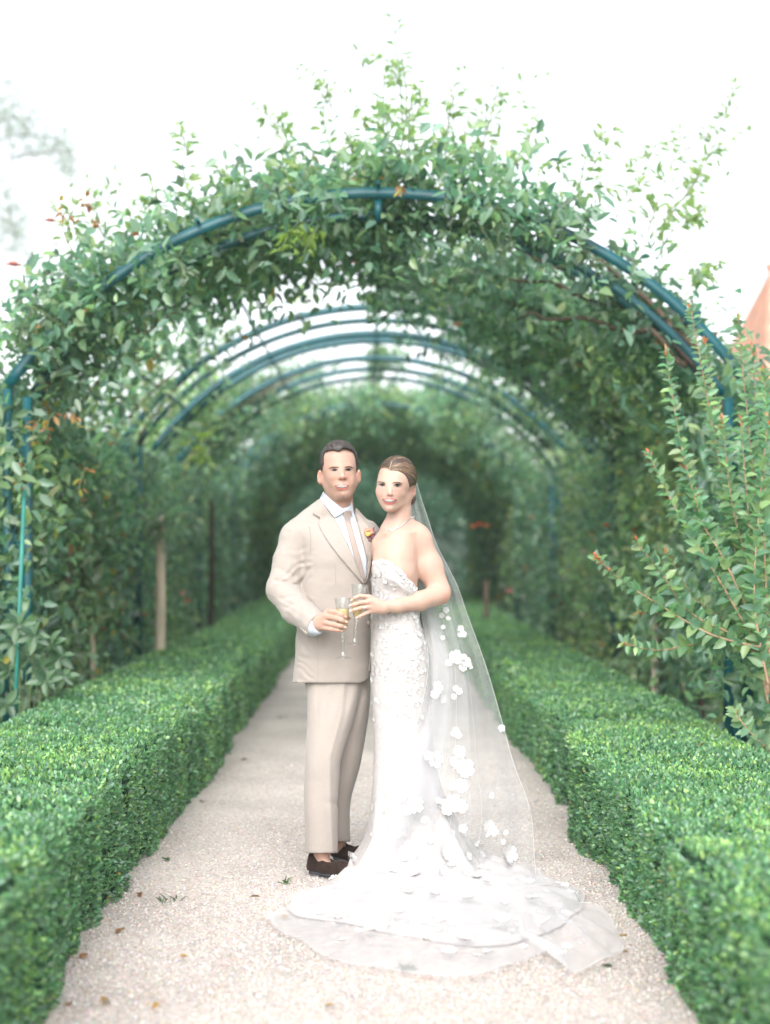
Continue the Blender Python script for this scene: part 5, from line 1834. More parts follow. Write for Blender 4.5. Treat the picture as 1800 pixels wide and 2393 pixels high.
        gz = Sf.grid(Sf.sl([-9] * 3, [9] * 3))[2]
        Sf.F = np.maximum(Sf.F, (.030 - gz).astype(np.float32))
        SV_, SQ_ = Sf.mesh()
        SV_ = smooth_verts(SV_, SQ_, 1, .4)
        s = part('shoe', (SV_, SQ_), M_suede, body)
        # sole and heel
        n_ = 26
        fr = np.linspace(0, 1, n_)
        hw = np.interp(fr, [0, .04, .12, .35, .5, .68, .85, .95, 1.0], [.006, .024, .033, .031, .034, .043, .036, .022, .004])
        up_ = [pt(f * 1.02 - .01, w, .0295) for f, w in zip(fr, hw)] + [pt(f * 1.02 - .01, -w, .0295) for f, w in zip(fr[::-1], hw[::-1])]
        dn_ = [pt(f * 1.02 - .01, w, .019) for f, w in zip(fr, hw)] + [pt(f * 1.02 - .01, -w, .019) for f, w in zip(fr[::-1], hw[::-1])]
        m_ = len(up_)
        i = np.arange(m_)
        q4 = np.stack([i, (i + 1) % m_, (i + 1) % m_ + m_, i + m_], 1)
        part('sole', (np.array(up_ + dn_), [q4, i[None, :][:, ::-1], (i + m_)[None, :]]), M_sole, s, smooth=False)
        fr = np.linspace(0, .27, 10)
        hw = np.interp(fr, [0, .04, .12, .27], [.006, .0235, .0325, .031])
        up_ = [pt(f, w, .0188) for f, w in zip(fr, hw)] + [pt(f, -w, .0188) for f, w in zip(fr[::-1], hw[::-1])]
        dn_ = [u_ + np.array([0, 0, -.014]) for u_ in up_]
        m_ = len(up_)
        i = np.arange(m_)
        q4 = np.stack([i, (i + 1) % m_, (i + 1) % m_ + m_, i + m_], 1)
        part('heel', (np.array(up_ + dn_), [q4, i[None, :][:, ::-1], (i + m_)[None, :]]), M_heel, s, smooth=False)
        return s, SV_, SQ_
    h0, t0 = W(727, 2045, 5.93), W(838, 2058, 5.77)
    h0[2] = t0[2] = 0
    s1 = loafer(h0, t0)
    h0, t0 = W(784, 2018, 6.19), W(872, 2024, 6.06)
    h0[2] = t0[2] = 0
    s2 = loafer(h0, t0)
    b1 = bvh_of((s1[1], s1[2]))
    part('tongue', decal(b1, conv(S_, [(790, 1070), (760, 1020), (752, 980), (768, 935), (800, 905), (845, 893), (890, 905), (960, 960), (1050, 1030), (1000, 1090), (920, 1165), (850, 1110)]), .001, .003, 2, relax=4), M_suede, s1[0])
    return body, bvh


# ------------------------------------------------------------------ the bride
BY = 5.86


def build_bride():
    x0, x1 = W(825, 0, BY)[0], W(1070, 0, BY)[0]
    Fd = Field(axis((W(800, 0, BY)[0], W(868, 0, BY)[0], .0036), (W(868, 0, BY)[0], W(960, 0, BY)[0], .0036), (W(960, 0, BY)[0], x1, .005)), axis((5.62, 5.74, .0038), (5.74, 5.90, .0040), (5.90, 6.10, .008)),
               axis((-.01, .9, .02), (.9, 1.09, .008), (1.09, 1.20, .0036), (1.20, 1.38, .0055), (1.38, 1.80, .0036)))
    FYb = 5.79
    hc = W(927, 1118, 5.875)
    Fd.ell(hc, (.076, .097, .086), .01)
    Fd.ell(W(914, 1142, 5.845), (.060, .074, .080), .02)
    Fd.ell(W(911, 1167, 5.822), (.038, .050, .042), .02)
    Fd.ell(W(911.5, 1186, 5.795), (.0185, .022, .0185), .014)
    Fd.cap(W(955, 1158, 5.87), W(923, 1186, 5.81), .013, .011, .022)
    Fd.cap(W(888, 1150, 5.83), W(904, 1186, 5.81), .013, .011, .022)
    Fd.ell(W(934, 1156, 5.850), (.029, .046, .032), .016)
    Fd.ell(W(897, 1157, 5.835), (.018, .034, .030), .014)
    # neck
    Fd.cap(W(934, 1165, 5.885), W(932, 1232, 5.885), .047, .051, .03)
    Fd.cap(W(951, 1190, 5.88), W(926, 1238, 5.838), .010, .008, .022)
    # nose
    Fd.cap(W(911.5, 1134, 5.782), W(911.5, 1151, 5.765), .0055, .0078, .010)
    Fd.ell(W(911.6, 1154, 5.762), (.0084, .009, .0075), .009)
    Fd.ell(W(906.3, 1156.5, 5.775), (.0052, .008, .0050), .008)
    Fd.ell(W(917, 1156.5, 5.775), (.0056, .008, .0050), .008)

    def fd(X, Y, Z):
        f = lambda px, py, sx, sz: gauss2(X, Z, FYb, px, py, sx, sz)
        d = -.0036 * f(893, 1134, .013, .010) - .0036 * f(930, 1135, .014, .010)
        d = d + .0030 * f(893, 1126, .015, .006) + .0030 * f(931, 1127, .016, .006)
        d = d + .0020 * f(889, 1155, .013, .012) + .0020 * f(940, 1155, .016, .012)
        d = d + .0055 * f(911, 1171, .018, .011) - .0014 * f(911, 1182.5, .011, .004)
        d = d - .0005 * f(894, 1164, .005, .008) - .0005 * f(930, 1165, .005, .008)
        return d * np.clip((5.86 - Y) / .03, 0, 1)
    lo, hi = W(868, 1205, BY), W(965, 1085, BY)
    Fd.apply(fd, [lo[0], 5.68, lo[2]], [hi[0], 5.87, hi[2]], op='disp')
    # visible ear
    Fd.ell(W(965.5, 1147, 5.895), (.0125, .018, .0285), .006)
    Fd.ell(W(968, 1145, 5.880), (.0055, .010, .016), .005, 'cut')
    # shoulders, chest
    Fd.cap(W(918, 1240, 5.885), W(975, 1258, 5.90), .046, .052, .035)
    Fd.cap(W(915, 1250, 5.885), W(898, 1272, 5.90), .042, .040, .035)
    Fd.cap(W(930, 1222, 5.90), W(968, 1245, 5.91), .038, .046, .03)
    Fd.loft([row(1600, 884, 985, BY, .085), row(1540, 880, 992, BY, .095), row(1470, 878, 975, BY, .082), row(1420, 878, 965, BY, .075), row(1370, 878, 975, BY, .085), row(1335, 873, 976, BY, .095),
             row(1300, 872, 975, BY + .005, .095), row(1270, 884, 975, BY + .015, .082), row(1245, 900, 975, BY + .02, .065)], .03)
    Fd.ell(W(893, 1334, 5.825), (.040, .042, .046), .03)
    Fd.ell(W(935, 1340, 5.815), (.048, .045, .046), .03)
    # collar bones
    Fd.cap(W(914, 1246, 5.832), W(958, 1238, 5.862), .0075, .006, .02)
    Fd.cap(W(905, 1248, 5.835), W(888, 1256, 5.865), .006, .005, .02)
    # left arm, bent across to the glass
    Fd.chain([W(981, 1268, 5.905), W(1003, 1325, 5.90), W(1026, 1378, 5.885)], [.054, .0535, .047], .03)
    Fd.chain([W(1029, 1389, 5.880), W(980, 1405, 5.80), W(930, 1416, 5.745), W(903, 1418, 5.725)], [.044, .0385, .0275, .0245], .016)
    # right arm goes behind his back
    Fd.chain([W(893, 1272, 5.905), W(868, 1330, 6.0), W(858, 1400, 6.09)], [.040, .036, .032], .03)
    # legs under the gown
    Fd.chain([W(915, 1580, BY), W(918, 1800, BY), W(915, 2030, BY)], [.07, .05, .035], .03)
    Fd.chain([W(960, 1580, BY), W(950, 1800, BY + .02), W(945, 2030, BY)], [.07, .05, .035], .03)
    # hand round her glass
    P = lambda u, v, Y: W(*H_(u, v), Y)
    Fd.chain([P(1080, 385, 5.715), P(905, 250, 5.694)], [.0215, .0105], .012)
    Fd.chain([P(1080, 385, 5.715), P(918, 312, 5.689)], [.0215, .0108], .012)
    Fd.chain([P(1080, 390, 5.715), P(905, 380, 5.690)], [.0215, .0105], .012)
    Fd.chain([P(1080, 400, 5.715), P(905, 438, 5.696)], [.021, .0098], .012)
    k = .003
    Fd.chain([P(905, 250, 5.694), P(785, 238, 5.678), P(720, 262, 5.676), P(672, 292, 5.684)], [.0105, .0088, .0078, .0062], k)
    Fd.chain([P(918, 312, 5.689), P(790, 322, 5.672), P(712, 348, 5.671), P(652, 364, 5.680)], [.0108, .0088, .0078, .0062], k)
    Fd.chain([P(905, 380, 5.690), P(795, 392, 5.673), P(720, 415, 5.673), P(655, 432, 5.682)], [.0102, .0085, .0075, .0060], k)
    Fd.chain([P(905, 438, 5.696), P(835, 474, 5.682), P(780, 502, 5.682), P(738, 520, 5.688)], [.0092, .0078, .0068, .0055], k)
    Fd.chain([P(1060, 360, 5.728), P(900, 330, 5.765), P(790, 330, 5.772), P(715, 350, 5.765)], [.018, .0125, .010, .008], .008)
    V, Q = Fd.mesh()
    V = smooth_verts(V, Q, 1, .4)
    base = (.475, .320, .258)
    red = (.51, .235, .18)
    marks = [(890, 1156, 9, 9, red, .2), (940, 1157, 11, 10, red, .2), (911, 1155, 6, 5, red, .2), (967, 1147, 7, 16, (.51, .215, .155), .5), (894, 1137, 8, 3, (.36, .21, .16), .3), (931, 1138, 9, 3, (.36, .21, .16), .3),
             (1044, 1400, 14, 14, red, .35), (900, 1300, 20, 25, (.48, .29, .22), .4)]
    for u, v in ((785, 238), (790, 322), (795, 392), (905, 250), (918, 312), (905, 380)):
        x, y = H_(u, v)
        marks.append((x, y, 4, 4, (.52, .24, .195), .35))
    org = np.array([W(925, 0, BY)[0], BY, 0])
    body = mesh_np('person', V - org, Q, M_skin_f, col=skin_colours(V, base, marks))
    body.location = org
    tag(body, 'bride in a white strapless floral gown and long veil, holding a champagne glass', 'person')
    bvh = bvh_of((V, Q))
    face('bride', bvh, body, F_, dict(
        eyes=[dict(white=[(990, 736), (1005, 724), (1030, 717), (1055, 722), (1072, 737), (1055, 744), (1030, 747), (1006, 744)], iris=(1033, 731, 19, 15), mat=M_iris_g,
                   lash=[(976, 728), (1002, 715), (1030, 709), (1060, 715), (1080, 738), (1056, 723), (1030, 718), (1004, 725)], low=[(994, 742), (1030, 748), (1064, 743), (1030, 753)]),
              dict(white=[(1196, 742), (1215, 728), (1244, 722), (1270, 728), (1290, 742), (1270, 750), (1242, 754), (1216, 751)], iris=(1243, 737, 20, 15.5), mat=M_iris_g,
                   lash=[(1186, 744), (1210, 722), (1244, 712), (1276, 718), (1306, 740), (1274, 728), (1244, 722), (1214, 731)], low=[(1206, 750), (1242, 756), (1282, 748), (1242, 761)])],
        brows=[[(962, 702), (975, 689), (1005, 682), (1040, 688), (1072, 704), (1066, 711), (1036, 698), (1004, 693), (978, 698)],
               [(1172, 704), (1200, 694), (1240, 689), (1280, 696), (1322, 726), (1280, 707), (1240, 699), (1204, 704), (1178, 712)]],
        squint=.95, browmat=M_brow_f, lipmat=M_lip_f,
        mouth=[(1028, 930), (1080, 928), (1130, 932), (1190, 934), (1242, 938), (1220, 965), (1180, 982), (1130, 985), (1080, 975), (1048, 955)],
        gum=[(1060, 934), (1090, 931), (1130, 935), (1180, 937), (1206, 941)], bite=[(1060, 947), (1085, 961), (1120, 970), (1160, 970), (1206, 951)],
        ulip=[(1024, 929), (1060, 921), (1105, 914), (1132, 919), (1160, 914), (1205, 924), (1246, 937), (1210, 940), (1175, 937), (1132, 935), (1090, 931), (1052, 934)],
        llip=[(1036, 938), (1062, 957), (1100, 973), (1132, 978), (1175, 974), (1212, 956), (1238, 942), (1222, 971), (1190, 998), (1140, 1010), (1095, 1001), (1056, 974)],
        nostrils=[oval(F_, 1114, 884, 6, 3), oval(F_, 1164, 885, 7, 3)]))
    # slicked hair, centre parting
    xs_l = np.array([935, 948, 958, 970, 990, 1020, 1060, 1100, 1130, 1160, 1200, 1250, 1300, 1340, 1375, 1395, 1408, 1420, 1440, 1500])
    zs_l = np.array([640, 635, 598, 560, 525, 500, 494, 506, 534, 530, 536, 548, 566, 592, 640, 700, 765, 772, 740, 735])
    Hf = Field(axis((hc[0] - .12, hc[0] + .125, .0036)), axis((5.75, 6.06, .0042)), axis((1.52, 1.78, .0034)))
    Hf.ell(hc + np.array([.003, .006, .003]), (.0805, .103, .0905), .01)
    Hf.ell(W(954, 1165, 5.99), (.034, .036, .030), .02)
    g = Hf.grid(Hf.sl([-9] * 3, [9] * 3))
    px = CX + g[0] * FPX / g[1]
    py = HY - (g[2] - CH) * FPX / g[1]
    u, v = (px - 720) * 5.943, (py - 1010) * 5.943
    zl = np.interp(u, xs_l, zs_l)
    zb = 730 + 260 * np.clip((g[1] - 5.91) / .06, 0, 1)
    lim = np.where(g[1] > 5.885, zb, zl)
    Hf.F = np.maximum(Hf.F, (-(lim - v) / 5.943 * .00178).astype(np.float32))
    HV, HQ = Hf.mesh()
    HV = smooth_verts(HV, HQ, 1, .3)
    hair = part('hair', (HV, HQ), M_hair_f, body, col=np.tile((.070, .046, .034), (len(HV), 1)))
    hb = bvh_of((HV, HQ))
    # combed strands from the parting back to the knot
    cen = hc + np.array([.003, .006, .003])
    parts, cols = [], []
    pal = np.array([(.085, .052, .036), (.13, .082, .052), (.24, .155, .088), (.055, .036, .030), (.38, .26, .15), (.16, .10, .065)])
    knot = W(952, 1158, 6.01)
    fr0 = W(*F_(1132, 520), 5.80)
    part_top = [W(*F_(1132, 528), 5.785), W(*F_(1150, 450), 5.80), W(*F_(1180, 385), 5.83), W(*F_(1205, 352), 5.87), W(*F_(1215, 350), 5.92)]
    pc = spline(part_top, 40)
    for s in (-1, 1):
        for j in range(190):
            f = rng.random() ** 1.3
            p0 = pc[int(f * 39)] + np.array([s * .0022, 0, 0])
            q0 = norm((p0 - cen) / np.array([.0805, .103, .0905]))
            q2 = norm((knot + rng.normal(size=3) * .018 - cen) / np.array([.0805, .103, .0905]))
            # sweep out along the hairline before going back
            lowz = rng.uniform(-.15, .7) if f < .35 else rng.uniform(.25, .85)
            q1 = norm(np.array([s * 1.0, -.45 + f * .8 + rng.uniform(-.1, .2), lowz]))
            n_ = 18
            t = np.linspace(0, 1, n_)[:, None]
            qq = norm((1 - t) ** 2 * q0 + 2 * t * (1 - t) * q1 * 1.25 + t ** 2 * q2)
            Pp = cen + qq * np.array([.0805, .103, .0905]) * (1.004 + rng.uniform(0, .010))
            pxx = CX + Pp[:, 0] * FPX / Pp[:, 1]
            pyy = HY - (Pp[:, 2] - CH) * FPX / Pp[:, 1]
            uu, vv = (pxx - 720) * 5.943, (pyy - 1010) * 5.943
            okk = (vv < np.interp(uu, xs_l, zs_l) - 3) | (Pp[:, 1] > 5.90)
            if not okk.all():
                bad = np.nonzero(~okk)[0]
                if bad[0] < 4:
                    continue
                Pp = Pp[:bad[0]]
            V_, F_2 = tube(Pp, np.linspace(.0017, .0014, len(Pp)), 4, False)
            parts.append((V_, F_2))
            edge = f < .16
            c = pal[rng.choice(6, p=[.25, .2, .22, .1, .18, .05] if edge else [.36, .12, .05, .40, .01, .06])]
            cols.append(np.tile(c * rng.uniform(.7, 1.2), (len(V_), 1)))
    part('hair_strands', join(parts), M_hair_f, hair, col=np.concatenate(cols))['kind'] = 'stuff'
    part('parting', decal(hb, conv(F_, [(1122, 528), (1134, 460), (1160, 400), (1182, 372), (1190, 376), (1170, 410), (1150, 462), (1136, 530)]), .001, .0014, 1.2, relax=1), M_skin_f, hair, col=None)
    for o_ in hair.children:
        if o_.name.startswith('parting'):
            me = o_.data
            ca = me.color_attributes.new('Col', 'FLOAT_COLOR', 'POINT')
            ca.data.foreach_set('color', np.tile(np.array([.46, .31, .245, 1], np.float32), len(me.vertices)))
    # wisps behind the ear
    for k in range(7):
        a = W(*F_(1440 + k * 5, 930), 5.90)
        b_ = W(*F_(1415 + k * 9, 1015 - abs(k - 3) * 8), 5.90)
        part('loose_lock', tube([a, (a + b_) / 2 + np.array([.002, 0, 0]), b_], [.0022, .002, .0008], 5), M_brow_f, hair)
    # jewellery
    ear = empty('earring')
    ear.parent = body
    for (u, v, r) in [(1432, 898, .0054), (1424, 914, .0058), (1438, 920, .0050), (1420, 930, .0044)]:
        part('stone', (lathe([(r * .1, -r), (r, 0), (r * .6, r * .6), (r * .1, r * .65)], 8)[0] + W(*F_(u, v), 5.868), lathe([(r * .1, -r), (r, 0), (r * .6, r * .6), (r * .1, r * .65)], 8)[1]), M_gem, ear)
    nk = []
    for (u, v) in [(1122, 1358), (1150, 1362), (1190, 1352), (1240, 1330), (1290, 1298), (1340, 1260), (1390, 1222), (1440, 1190), (1475, 1172)]:
        x, y = F_(u, v)
        Yh = hit(bvh, x, y) or 5.86
        nk.append(W(x, y, Yh - .002))
    part('necklace', tube(spline(nk, 40), .0024, 7), M_gold, body)
    ringc = P(843, 385, 5.681)
    V_, F_2 = tube(np.array([ringc + .0098 * (np.cos(a) * np.array([0, 1, 0]) + np.sin(a) * np.array([.17, 0, .98])) for a in np.linspace(0, 2 * np.pi, 18)]), .0017, 6, False)
    rg = part('ring', (V_, F_2), M_gold, body)
    part('diamond', (lathe([(.0008, -.003), (.0045, 0), (.003, .002), (.0008, .0024)], 8)[0][:, [0, 2, 1]] * np.array([1, -1, 1]) + P(842, 385, 5.667), lathe([(.0008, -.003), (.0045, 0), (.003, .002), (.0008, .0024)], 8)[1]), M_gem, rg)
    for (u, v, r) in [(671, 292, 12), (652, 364, 13), (655, 432, 13), (739, 518, 11)]:
        part('fingernail', decal(bvh, oval(H_, u + 2, v, r * 1.2, r * .9, rot=-.3), .0001, .0008, 1.1, relax=1), M_nail_f, body)
    gown_and_veil(body, bvh, (V, Q), (HV, HQ))
    return body


def flower_mesh(name, material, petals=5, cup=.25, ruffle=.08):
    parts = []
    for k in range(petals):
        a = 2 * np.pi * k / petals
        R = np.array([[math.cos(a), -math.sin(a)], [math.sin(a), math.cos(a)]])
        pr = np.array([[.06, 0], [.35, .30], [.70, .45], [.97, .30], [.96, 0], [.97, -.30], [.70, -.45], [.35, -.30], [.62, 0]])
        z = np.array([.02, .08, .18, .30, .33, .30, .18, .08, .10]) * cup / .3 + rng.normal(size=9) * ruffle * .4
        xy = pr @ R.T
        V = np.concatenate([xy, z[:, None]], 1)
        F = np.array([[8, i, (i + 1) % 8] for i in range(8)])
        parts.append((V, F))
    ctr = lathe([(.10, .03), (.09, .12), (.01, .16)], 6)
    V, F = join(parts)
    me = bpy.data.meshes.new(name)
    V2, F2 = join([(V, F), ctr])
    me.from_pydata([tuple(v) for v in V2], [], [tuple(int(i) for i in f) for ff in F2 for f in ff])
    me.polygons.foreach_set('use_smooth', np.ones(len(me.polygons), bool))
    me.materials.append(material)
    return me


def veil_material(name, opac, folds=None):
    m = bpy.data.materials.new(name)
    m.use_nodes = True
    n, l = m.node_tree.nodes, m.node_tree.links
    out = n['Material Output']
    n.remove(n['Principled BSDF'])
    d = n.new('ShaderNodeBsdfDiffuse')
    d.inputs[0].default_value = (.70, .70, .715, 1)
    t = n.new('ShaderNodeBsdfTranslucent')
    t.inputs[0].default_value = (.70, .70, .715, 1)
    mx = n.new('ShaderNodeMixShader')
    mx.inputs[0].default_value = .4
    l.new(d.outputs[0], mx.inputs[1])
    l.new(t.outputs[0], mx.inputs[2])
    tr = n.new('ShaderNodeBsdfTransparent')
    # fine net: threads cover a small share of the area, more when seen edge on
    lw = n.new('ShaderNodeLayerWeight')
    lw.inputs[0].default_value = .35
    mr = n.new('ShaderNodeMapRange')
    mr.inputs['From Min'].default_value = 0
    mr.inputs['From Max'].default_value = 1
    mr.inputs['To Min'].default_value = opac
    mr.inputs['To Max'].default_value = min(1, opac * 3.2)
    l.new(lw.outputs['Facing'], mr.inputs[0])
    m2 = n.new('ShaderNodeMixShader')
    l.new(mr.outputs[0], m2.inputs[0])
    l.new(tr.outputs[0], m2.inputs[1])
    l.new(mx.outputs[0], m2.inputs[2])
    l.new(m2.outputs[0], out.inputs['Surface'])
    return m


M_gown = mat('ivory_lace', (.43, .405, .395), rough=.8, spec=.2, noise=((55, 55, 55), .09), bump=((160, 160, 160), .5, .003), transl=.0)
M_flower = mat('white_organza_flower', (.58, .575, .57), rough=.6, spec=.25, transl=.25)
M_lining = mat('blush_lining', (.50, .45, .425), rough=.7)
M_veil = veil_material('bridal_net', .18)
M_veilhem = mat('veil_hem_thread', (.66, .66, .67), rough=.6, transl=.3)


def gown_and_veil(body, bvh, bodymesh, hairmesh):
    BZ = np.array(body.location)
    c0 = np.array([W(925, 0, BY)[0], BY])
    # ---- rings of the gown from bodice to floor (photo rows give the outline)
    rows = [(1300, 872, 972, .100), (1330, 868.5, 982, .104), (1347, 868, 985, .105), (1380, 870, 989, .098), (1413, 868, 987, .090), (1440, 867.5, 981, .088), (1469, 867, 986, .093), (1506, 866.5, 998, .103), (1542, 867, 1005, .108),
            (1600, 868, 1008, .108), (1731, 874, 1012, .105), (1832, 871, 1030, .125), (1900, 866, 1056, .155), (1960, 856, 1090, .20), (1995, 840, 1115, .25), (2020, 822, 1138, .30)]
    NR, NT = 120, 144
    R_ = np.array([(py, xl, xr, ry) for py, xl, xr, ry in rows])
    rr = spline(R_, NR)
    th = np.linspace(0, 2 * np.pi, NT, endpoint=False)        # 0 = +x, 3pi/2 = toward the camera
    ring = np.zeros((NR, NT, 3))
    for i, (py, xl, xr, ry) in enumerate(rr):
        a, b = W(xl, py, BY), W(xr, py, BY)
        cx, rx, z = (a[0] + b[0]) / 2, (b[0] - a[0]) / 2, a[2]
        fold = np.clip((py - 1780) / 250, 0, 1)
        fo = 1 + fold * (.055 * np.sin(th * 9 + 1.3) + .04 * np.sin(th * 14 + py * .003) + .02 * vnoise(th * 3, py * .01, 0, 6))
        bust = .020 * (np.exp(-((py - 1342) / 22) ** 2)) * (np.exp(-((th - 4.45) / .34) ** 2) + .9 * np.exp(-((th - 4.95) / .34) ** 2))
        cr, sr = np.cos(th), np.sin(th)
        ee = 2.15
        u = (np.abs(cr) ** ee + np.abs(sr) ** ee) ** (-1 / ee)
        x = cx + rx * u * cr * np.where(fold > 0, fo, 1)
        y = BY + ry * u * sr * fo - bust * 1.0
        zz = np.full(NT, z)
        if py < 1420:      # the top edge dips from the bust to the back under the arm
            ex = CX + x * FPX / np.maximum(y, .1)
            top_py = np.interp(ex, [868, 871, 875, 880, 890, 905, 915, 930, 945, 963, 980, 990], [1328, 1322, 1312, 1311, 1309, 1311, 1318, 1328, 1345, 1364, 1381, 1388])
            top_py = np.where(y > BY + .02, 1388, top_py)
            top_z = CH - (top_py - HY) * y / FPX
            s = (py - 1300) / 120.0
            zlow = W(0, 1420, BY)[2]
            zz = top_z + (zlow - top_z) * s
        ring[i] = np.stack([x, y, zz], 1)
    # the bodice rides on the skin
    # ---- train on the ground
    out_px = [(665, 2126), (676, 2140), (700, 2152), (757, 2162), (822, 2172), (865, 2178), (940, 2200), (1028, 2216), (1110, 2222), (1190, 2216), (1262, 2190), (1310, 2168), (1341, 2150), (1352, 2128), (1361, 2105), (1345, 2085), (1330, 2076), (1295, 2066), (1255, 2062)]
    og = np.array([(W(x, 0, CH * FPX / (y - HY))[0], CH * FPX / (y - HY)) for x, y in out_px] + [(.58, 6.05), (.42, 6.18), (.22, 6.22), (.06, 6.15), (-.03, 5.98), (-.075, 5.82), (-.16, 5.66), (-.26, 5.53)])
    ca = og - np.array([.16, 5.80])
    an = np.arctan2(ca[:, 1], ca[:, 0]) % (2 * np.pi)
    o_ = np.argsort(an)
    an, rad = an[o_], np.linalg.norm(ca, axis=1)[o_]
    rth = np.interp(th, np.concatenate([an[-1:] - 2 * np.pi, an, an[:1] + 2 * np.pi]), np.concatenate([rad[-1:], rad, rad[:1]]))
    rth = rth * (1 + .022 * fbm(np.cos(th) * 5, np.sin(th) * 5, 0, 72))
    NG = 46
    ground = np.zeros((NG, NT, 3))
    last = ring[-1]
    for j in range(NG):
        f = (j + 1) / NG
        ox, oy = .16 + rth * np.cos(th), 5.80 + rth * np.sin(th)
        x = last[:, 0] * (1 - f) + ox * f
        y = last[:, 1] * (1 - f) + oy * f
        zb = last[:, 2] * (1 - f) ** 2.4 + .018
        rip = (.008 + .030 * f * (1 - f) * 4) * (fbm(x * 7, y * 7, 0, 14) * .5 + .5) + .016 * np.abs(np.sin(th * 7 + 3 * f + vnoise(th * 2, f * 2, 0, 71))) * (1 - .75 * f)
        ground[j] = np.stack([x, y, zb + rip * (1 if f < .97 else .35)], 1)
    G = np.concatenate([ring, ground])
    M = len(G)
    i = np.arange(M - 1)[:, None] * NT
    k = np.arange(NT)[None]
    k2 = (k + 1) % NT
    Q = np.stack([i + k, i + NT + k, i + NT + k2, i + k2], -1).reshape(-1, 4)
    for a in range(NR):          # the bodice lies outside the skin
        if rr[a, 0] > 1425:
            break
        for b in range(NT):
            p = G[a, b]
            if p[1] > BY + .01:
                continue
            d = Vector(p - CAMP).normalized()
            h = bvh.ray_cast(Vector(CAMP), d)
            qx, qy = CX + p[0] * FPX / p[1], HY - (p[2] - CH) * FPX / p[1]
            if h[0] is not None and 5.735 < h[0].y < p[1] + .006 and qx < 980 and qy < 1386 - max(0, qx - 950) * .6:
                G[a, b] = np.array(h[0]) - np.array(d) * .007
    GV = G.reshape(-1, 3).copy()
    # gathered creases across the hip
    gpx = CX + GV[:, 0] * FPX / GV[:, 1]
    gpy = HY - (GV[:, 2] - CH) * FPX / GV[:, 1]
    GV[:, 1] += .002 * fbm(gpx * .03, gpy * .03, 0, 90)
    gown = part('gown', (GV, Q), M_gown, body)
    gb = bvh_of((GV, Q))
    # lining peeping under the hem
    hem = G[-1].copy()
    hem[:, 2] = .019
    part('hem_lining', tube(np.concatenate([hem, hem[:1]]) + np.array([0, 0, .001]), (.0025), 6, False), M_lining, gown)
    # ---- appliqué flowers
    fm = [flower_mesh('flower', M_flower, 5, .26, .10), flower_mesh('flower', M_flower, 5, .36, .16), flower_mesh('flower', M_flower, 5, .18, .12)]

    def put(p, nrm, r, parent, basep, k):
        o = bpy.data.objects.new('flower', fm[k % 3])
        COL.objects.link(o)
        o.parent = parent
        z = Vector(nrm).normalized()
        q = z.to_track_quat('Z', 'Y')
        m = q.to_matrix().to_4x4() @ Matrix.Rotation(random.uniform(0, 6.28), 4, 'Z')
        m = m @ Matrix.Diagonal((r, r, r * .8, 1))
        m.translation = Vector(p - basep)
        o.matrix_local = m
    cnt, tries, used = 0, 0, []
    dens = lambda y: np.interp(y, [1305, 1400, 1480, 1560, 1600, 1660, 1760, 1900, 2000, 2060, 2200], [1, 1, .9, .95, .55, .35, .18, .25, .5, .7, .6])
    loose = []
    while cnt < 278 and tries < 12000:
        tries += 1
        if cnt < 178:
            px, py = rng.uniform(866, 1010), rng.uniform(1306, 1700)
        else:
            px, py = rng.uniform(690, 1350), rng.uniform(1860, 2210)
        if rng.random() > dens(py):
            continue
        d = Vector(ray(px, py)).normalized()
        h = gb.ray_cast(Vector(CAMP), d)
        if h[0] is None:
            continue
        r = rng.uniform(.007, .0135) if py < 1700 else rng.uniform(.008, .022)
        rp = r / 5.9 * FPX
        if any((px - a) ** 2 + (py - b) ** 2 < ((c + rp) * .62) ** 2 for a, b, c in used):
            continue
        # keep skin free
        hb_ = bvh.ray_cast(Vector(CAMP), d)
        if hb_[0] is not None and hb_[0].y < h[0].y - .006:
            continue
        used.append((px, py, rp))
        nn = h[1] if h[1].y < 0 or h[1].z > .3 else -h[1]
        put(np.array(h[0]) + np.array(nn) * .0015, np.array(nn) + (.3 if py < 1800 else .12) * rand_dirs(1)[0] + (np.array([0, -.35, .5]) if py > 1950 else 0), r, gown, BZ, cnt)
        cnt += 1
    # scalloped flowers along the neckline
    for ex in np.linspace(869, 989, 22):
        tp = np.interp(ex, [868, 871, 875, 880, 890, 905, 915, 930, 945, 963, 980, 990], [1328, 1322, 1312, 1311, 1309, 1311, 1318, 1328, 1345, 1364, 1381, 1388]) + 2
        d = Vector(ray(ex, tp + 2)).normalized()
        h = gb.ray_cast(Vector(CAMP), d)
        if h[0] is not None and cnt < 312:
            put(np.array(h[0]) + np.array([0, -.002, .002]), np.array([0, -1, .25]) + .3 * rand_dirs(1)[0], rng.uniform(.008, .012), gown, BZ, cnt)
            cnt += 1

    # ---------------- veil
    Rp = [(972, 1118, 5.985), (979, 1147, 5.99), (1000, 1212, 6.00), (1022, 1276, 6.01), (1066, 1363, 6.01), (1093, 1439, 6.0), (1136, 1558, 5.97), (1174, 1688, 5.94), (1201, 1785, 5.92), (1239, 1893, 5.90), (1249, 2001, 5.87), (1253, 2059, 5.845)]
    Lp = [(950, 1122, 5.99), (951, 1150, 6.0), (955, 1212, 6.01), (960, 1276, 6.01), (972, 1363, 6.0), (986, 1439, 5.95), (1001, 1558, 5.86), (975, 1688, 5.78), (943, 1786, 5.72), (905, 1893, 5.66), (850, 2001, 5.64), (820, 2050, 5.62)]
    NV, NU = 90, 84
    L3 = spline(Lp, NV)
    R3 = spline(Rp, NV)
    gb2 = bvh_of((GV, Q), bodymesh, hairmesh)
    VG = np.zeros((NV, NU, 3))
    Yd = np.zeros((NV, NU))
    XY = np.zeros((NV, NU, 2))
    uu = np.linspace(0, 1, NU)
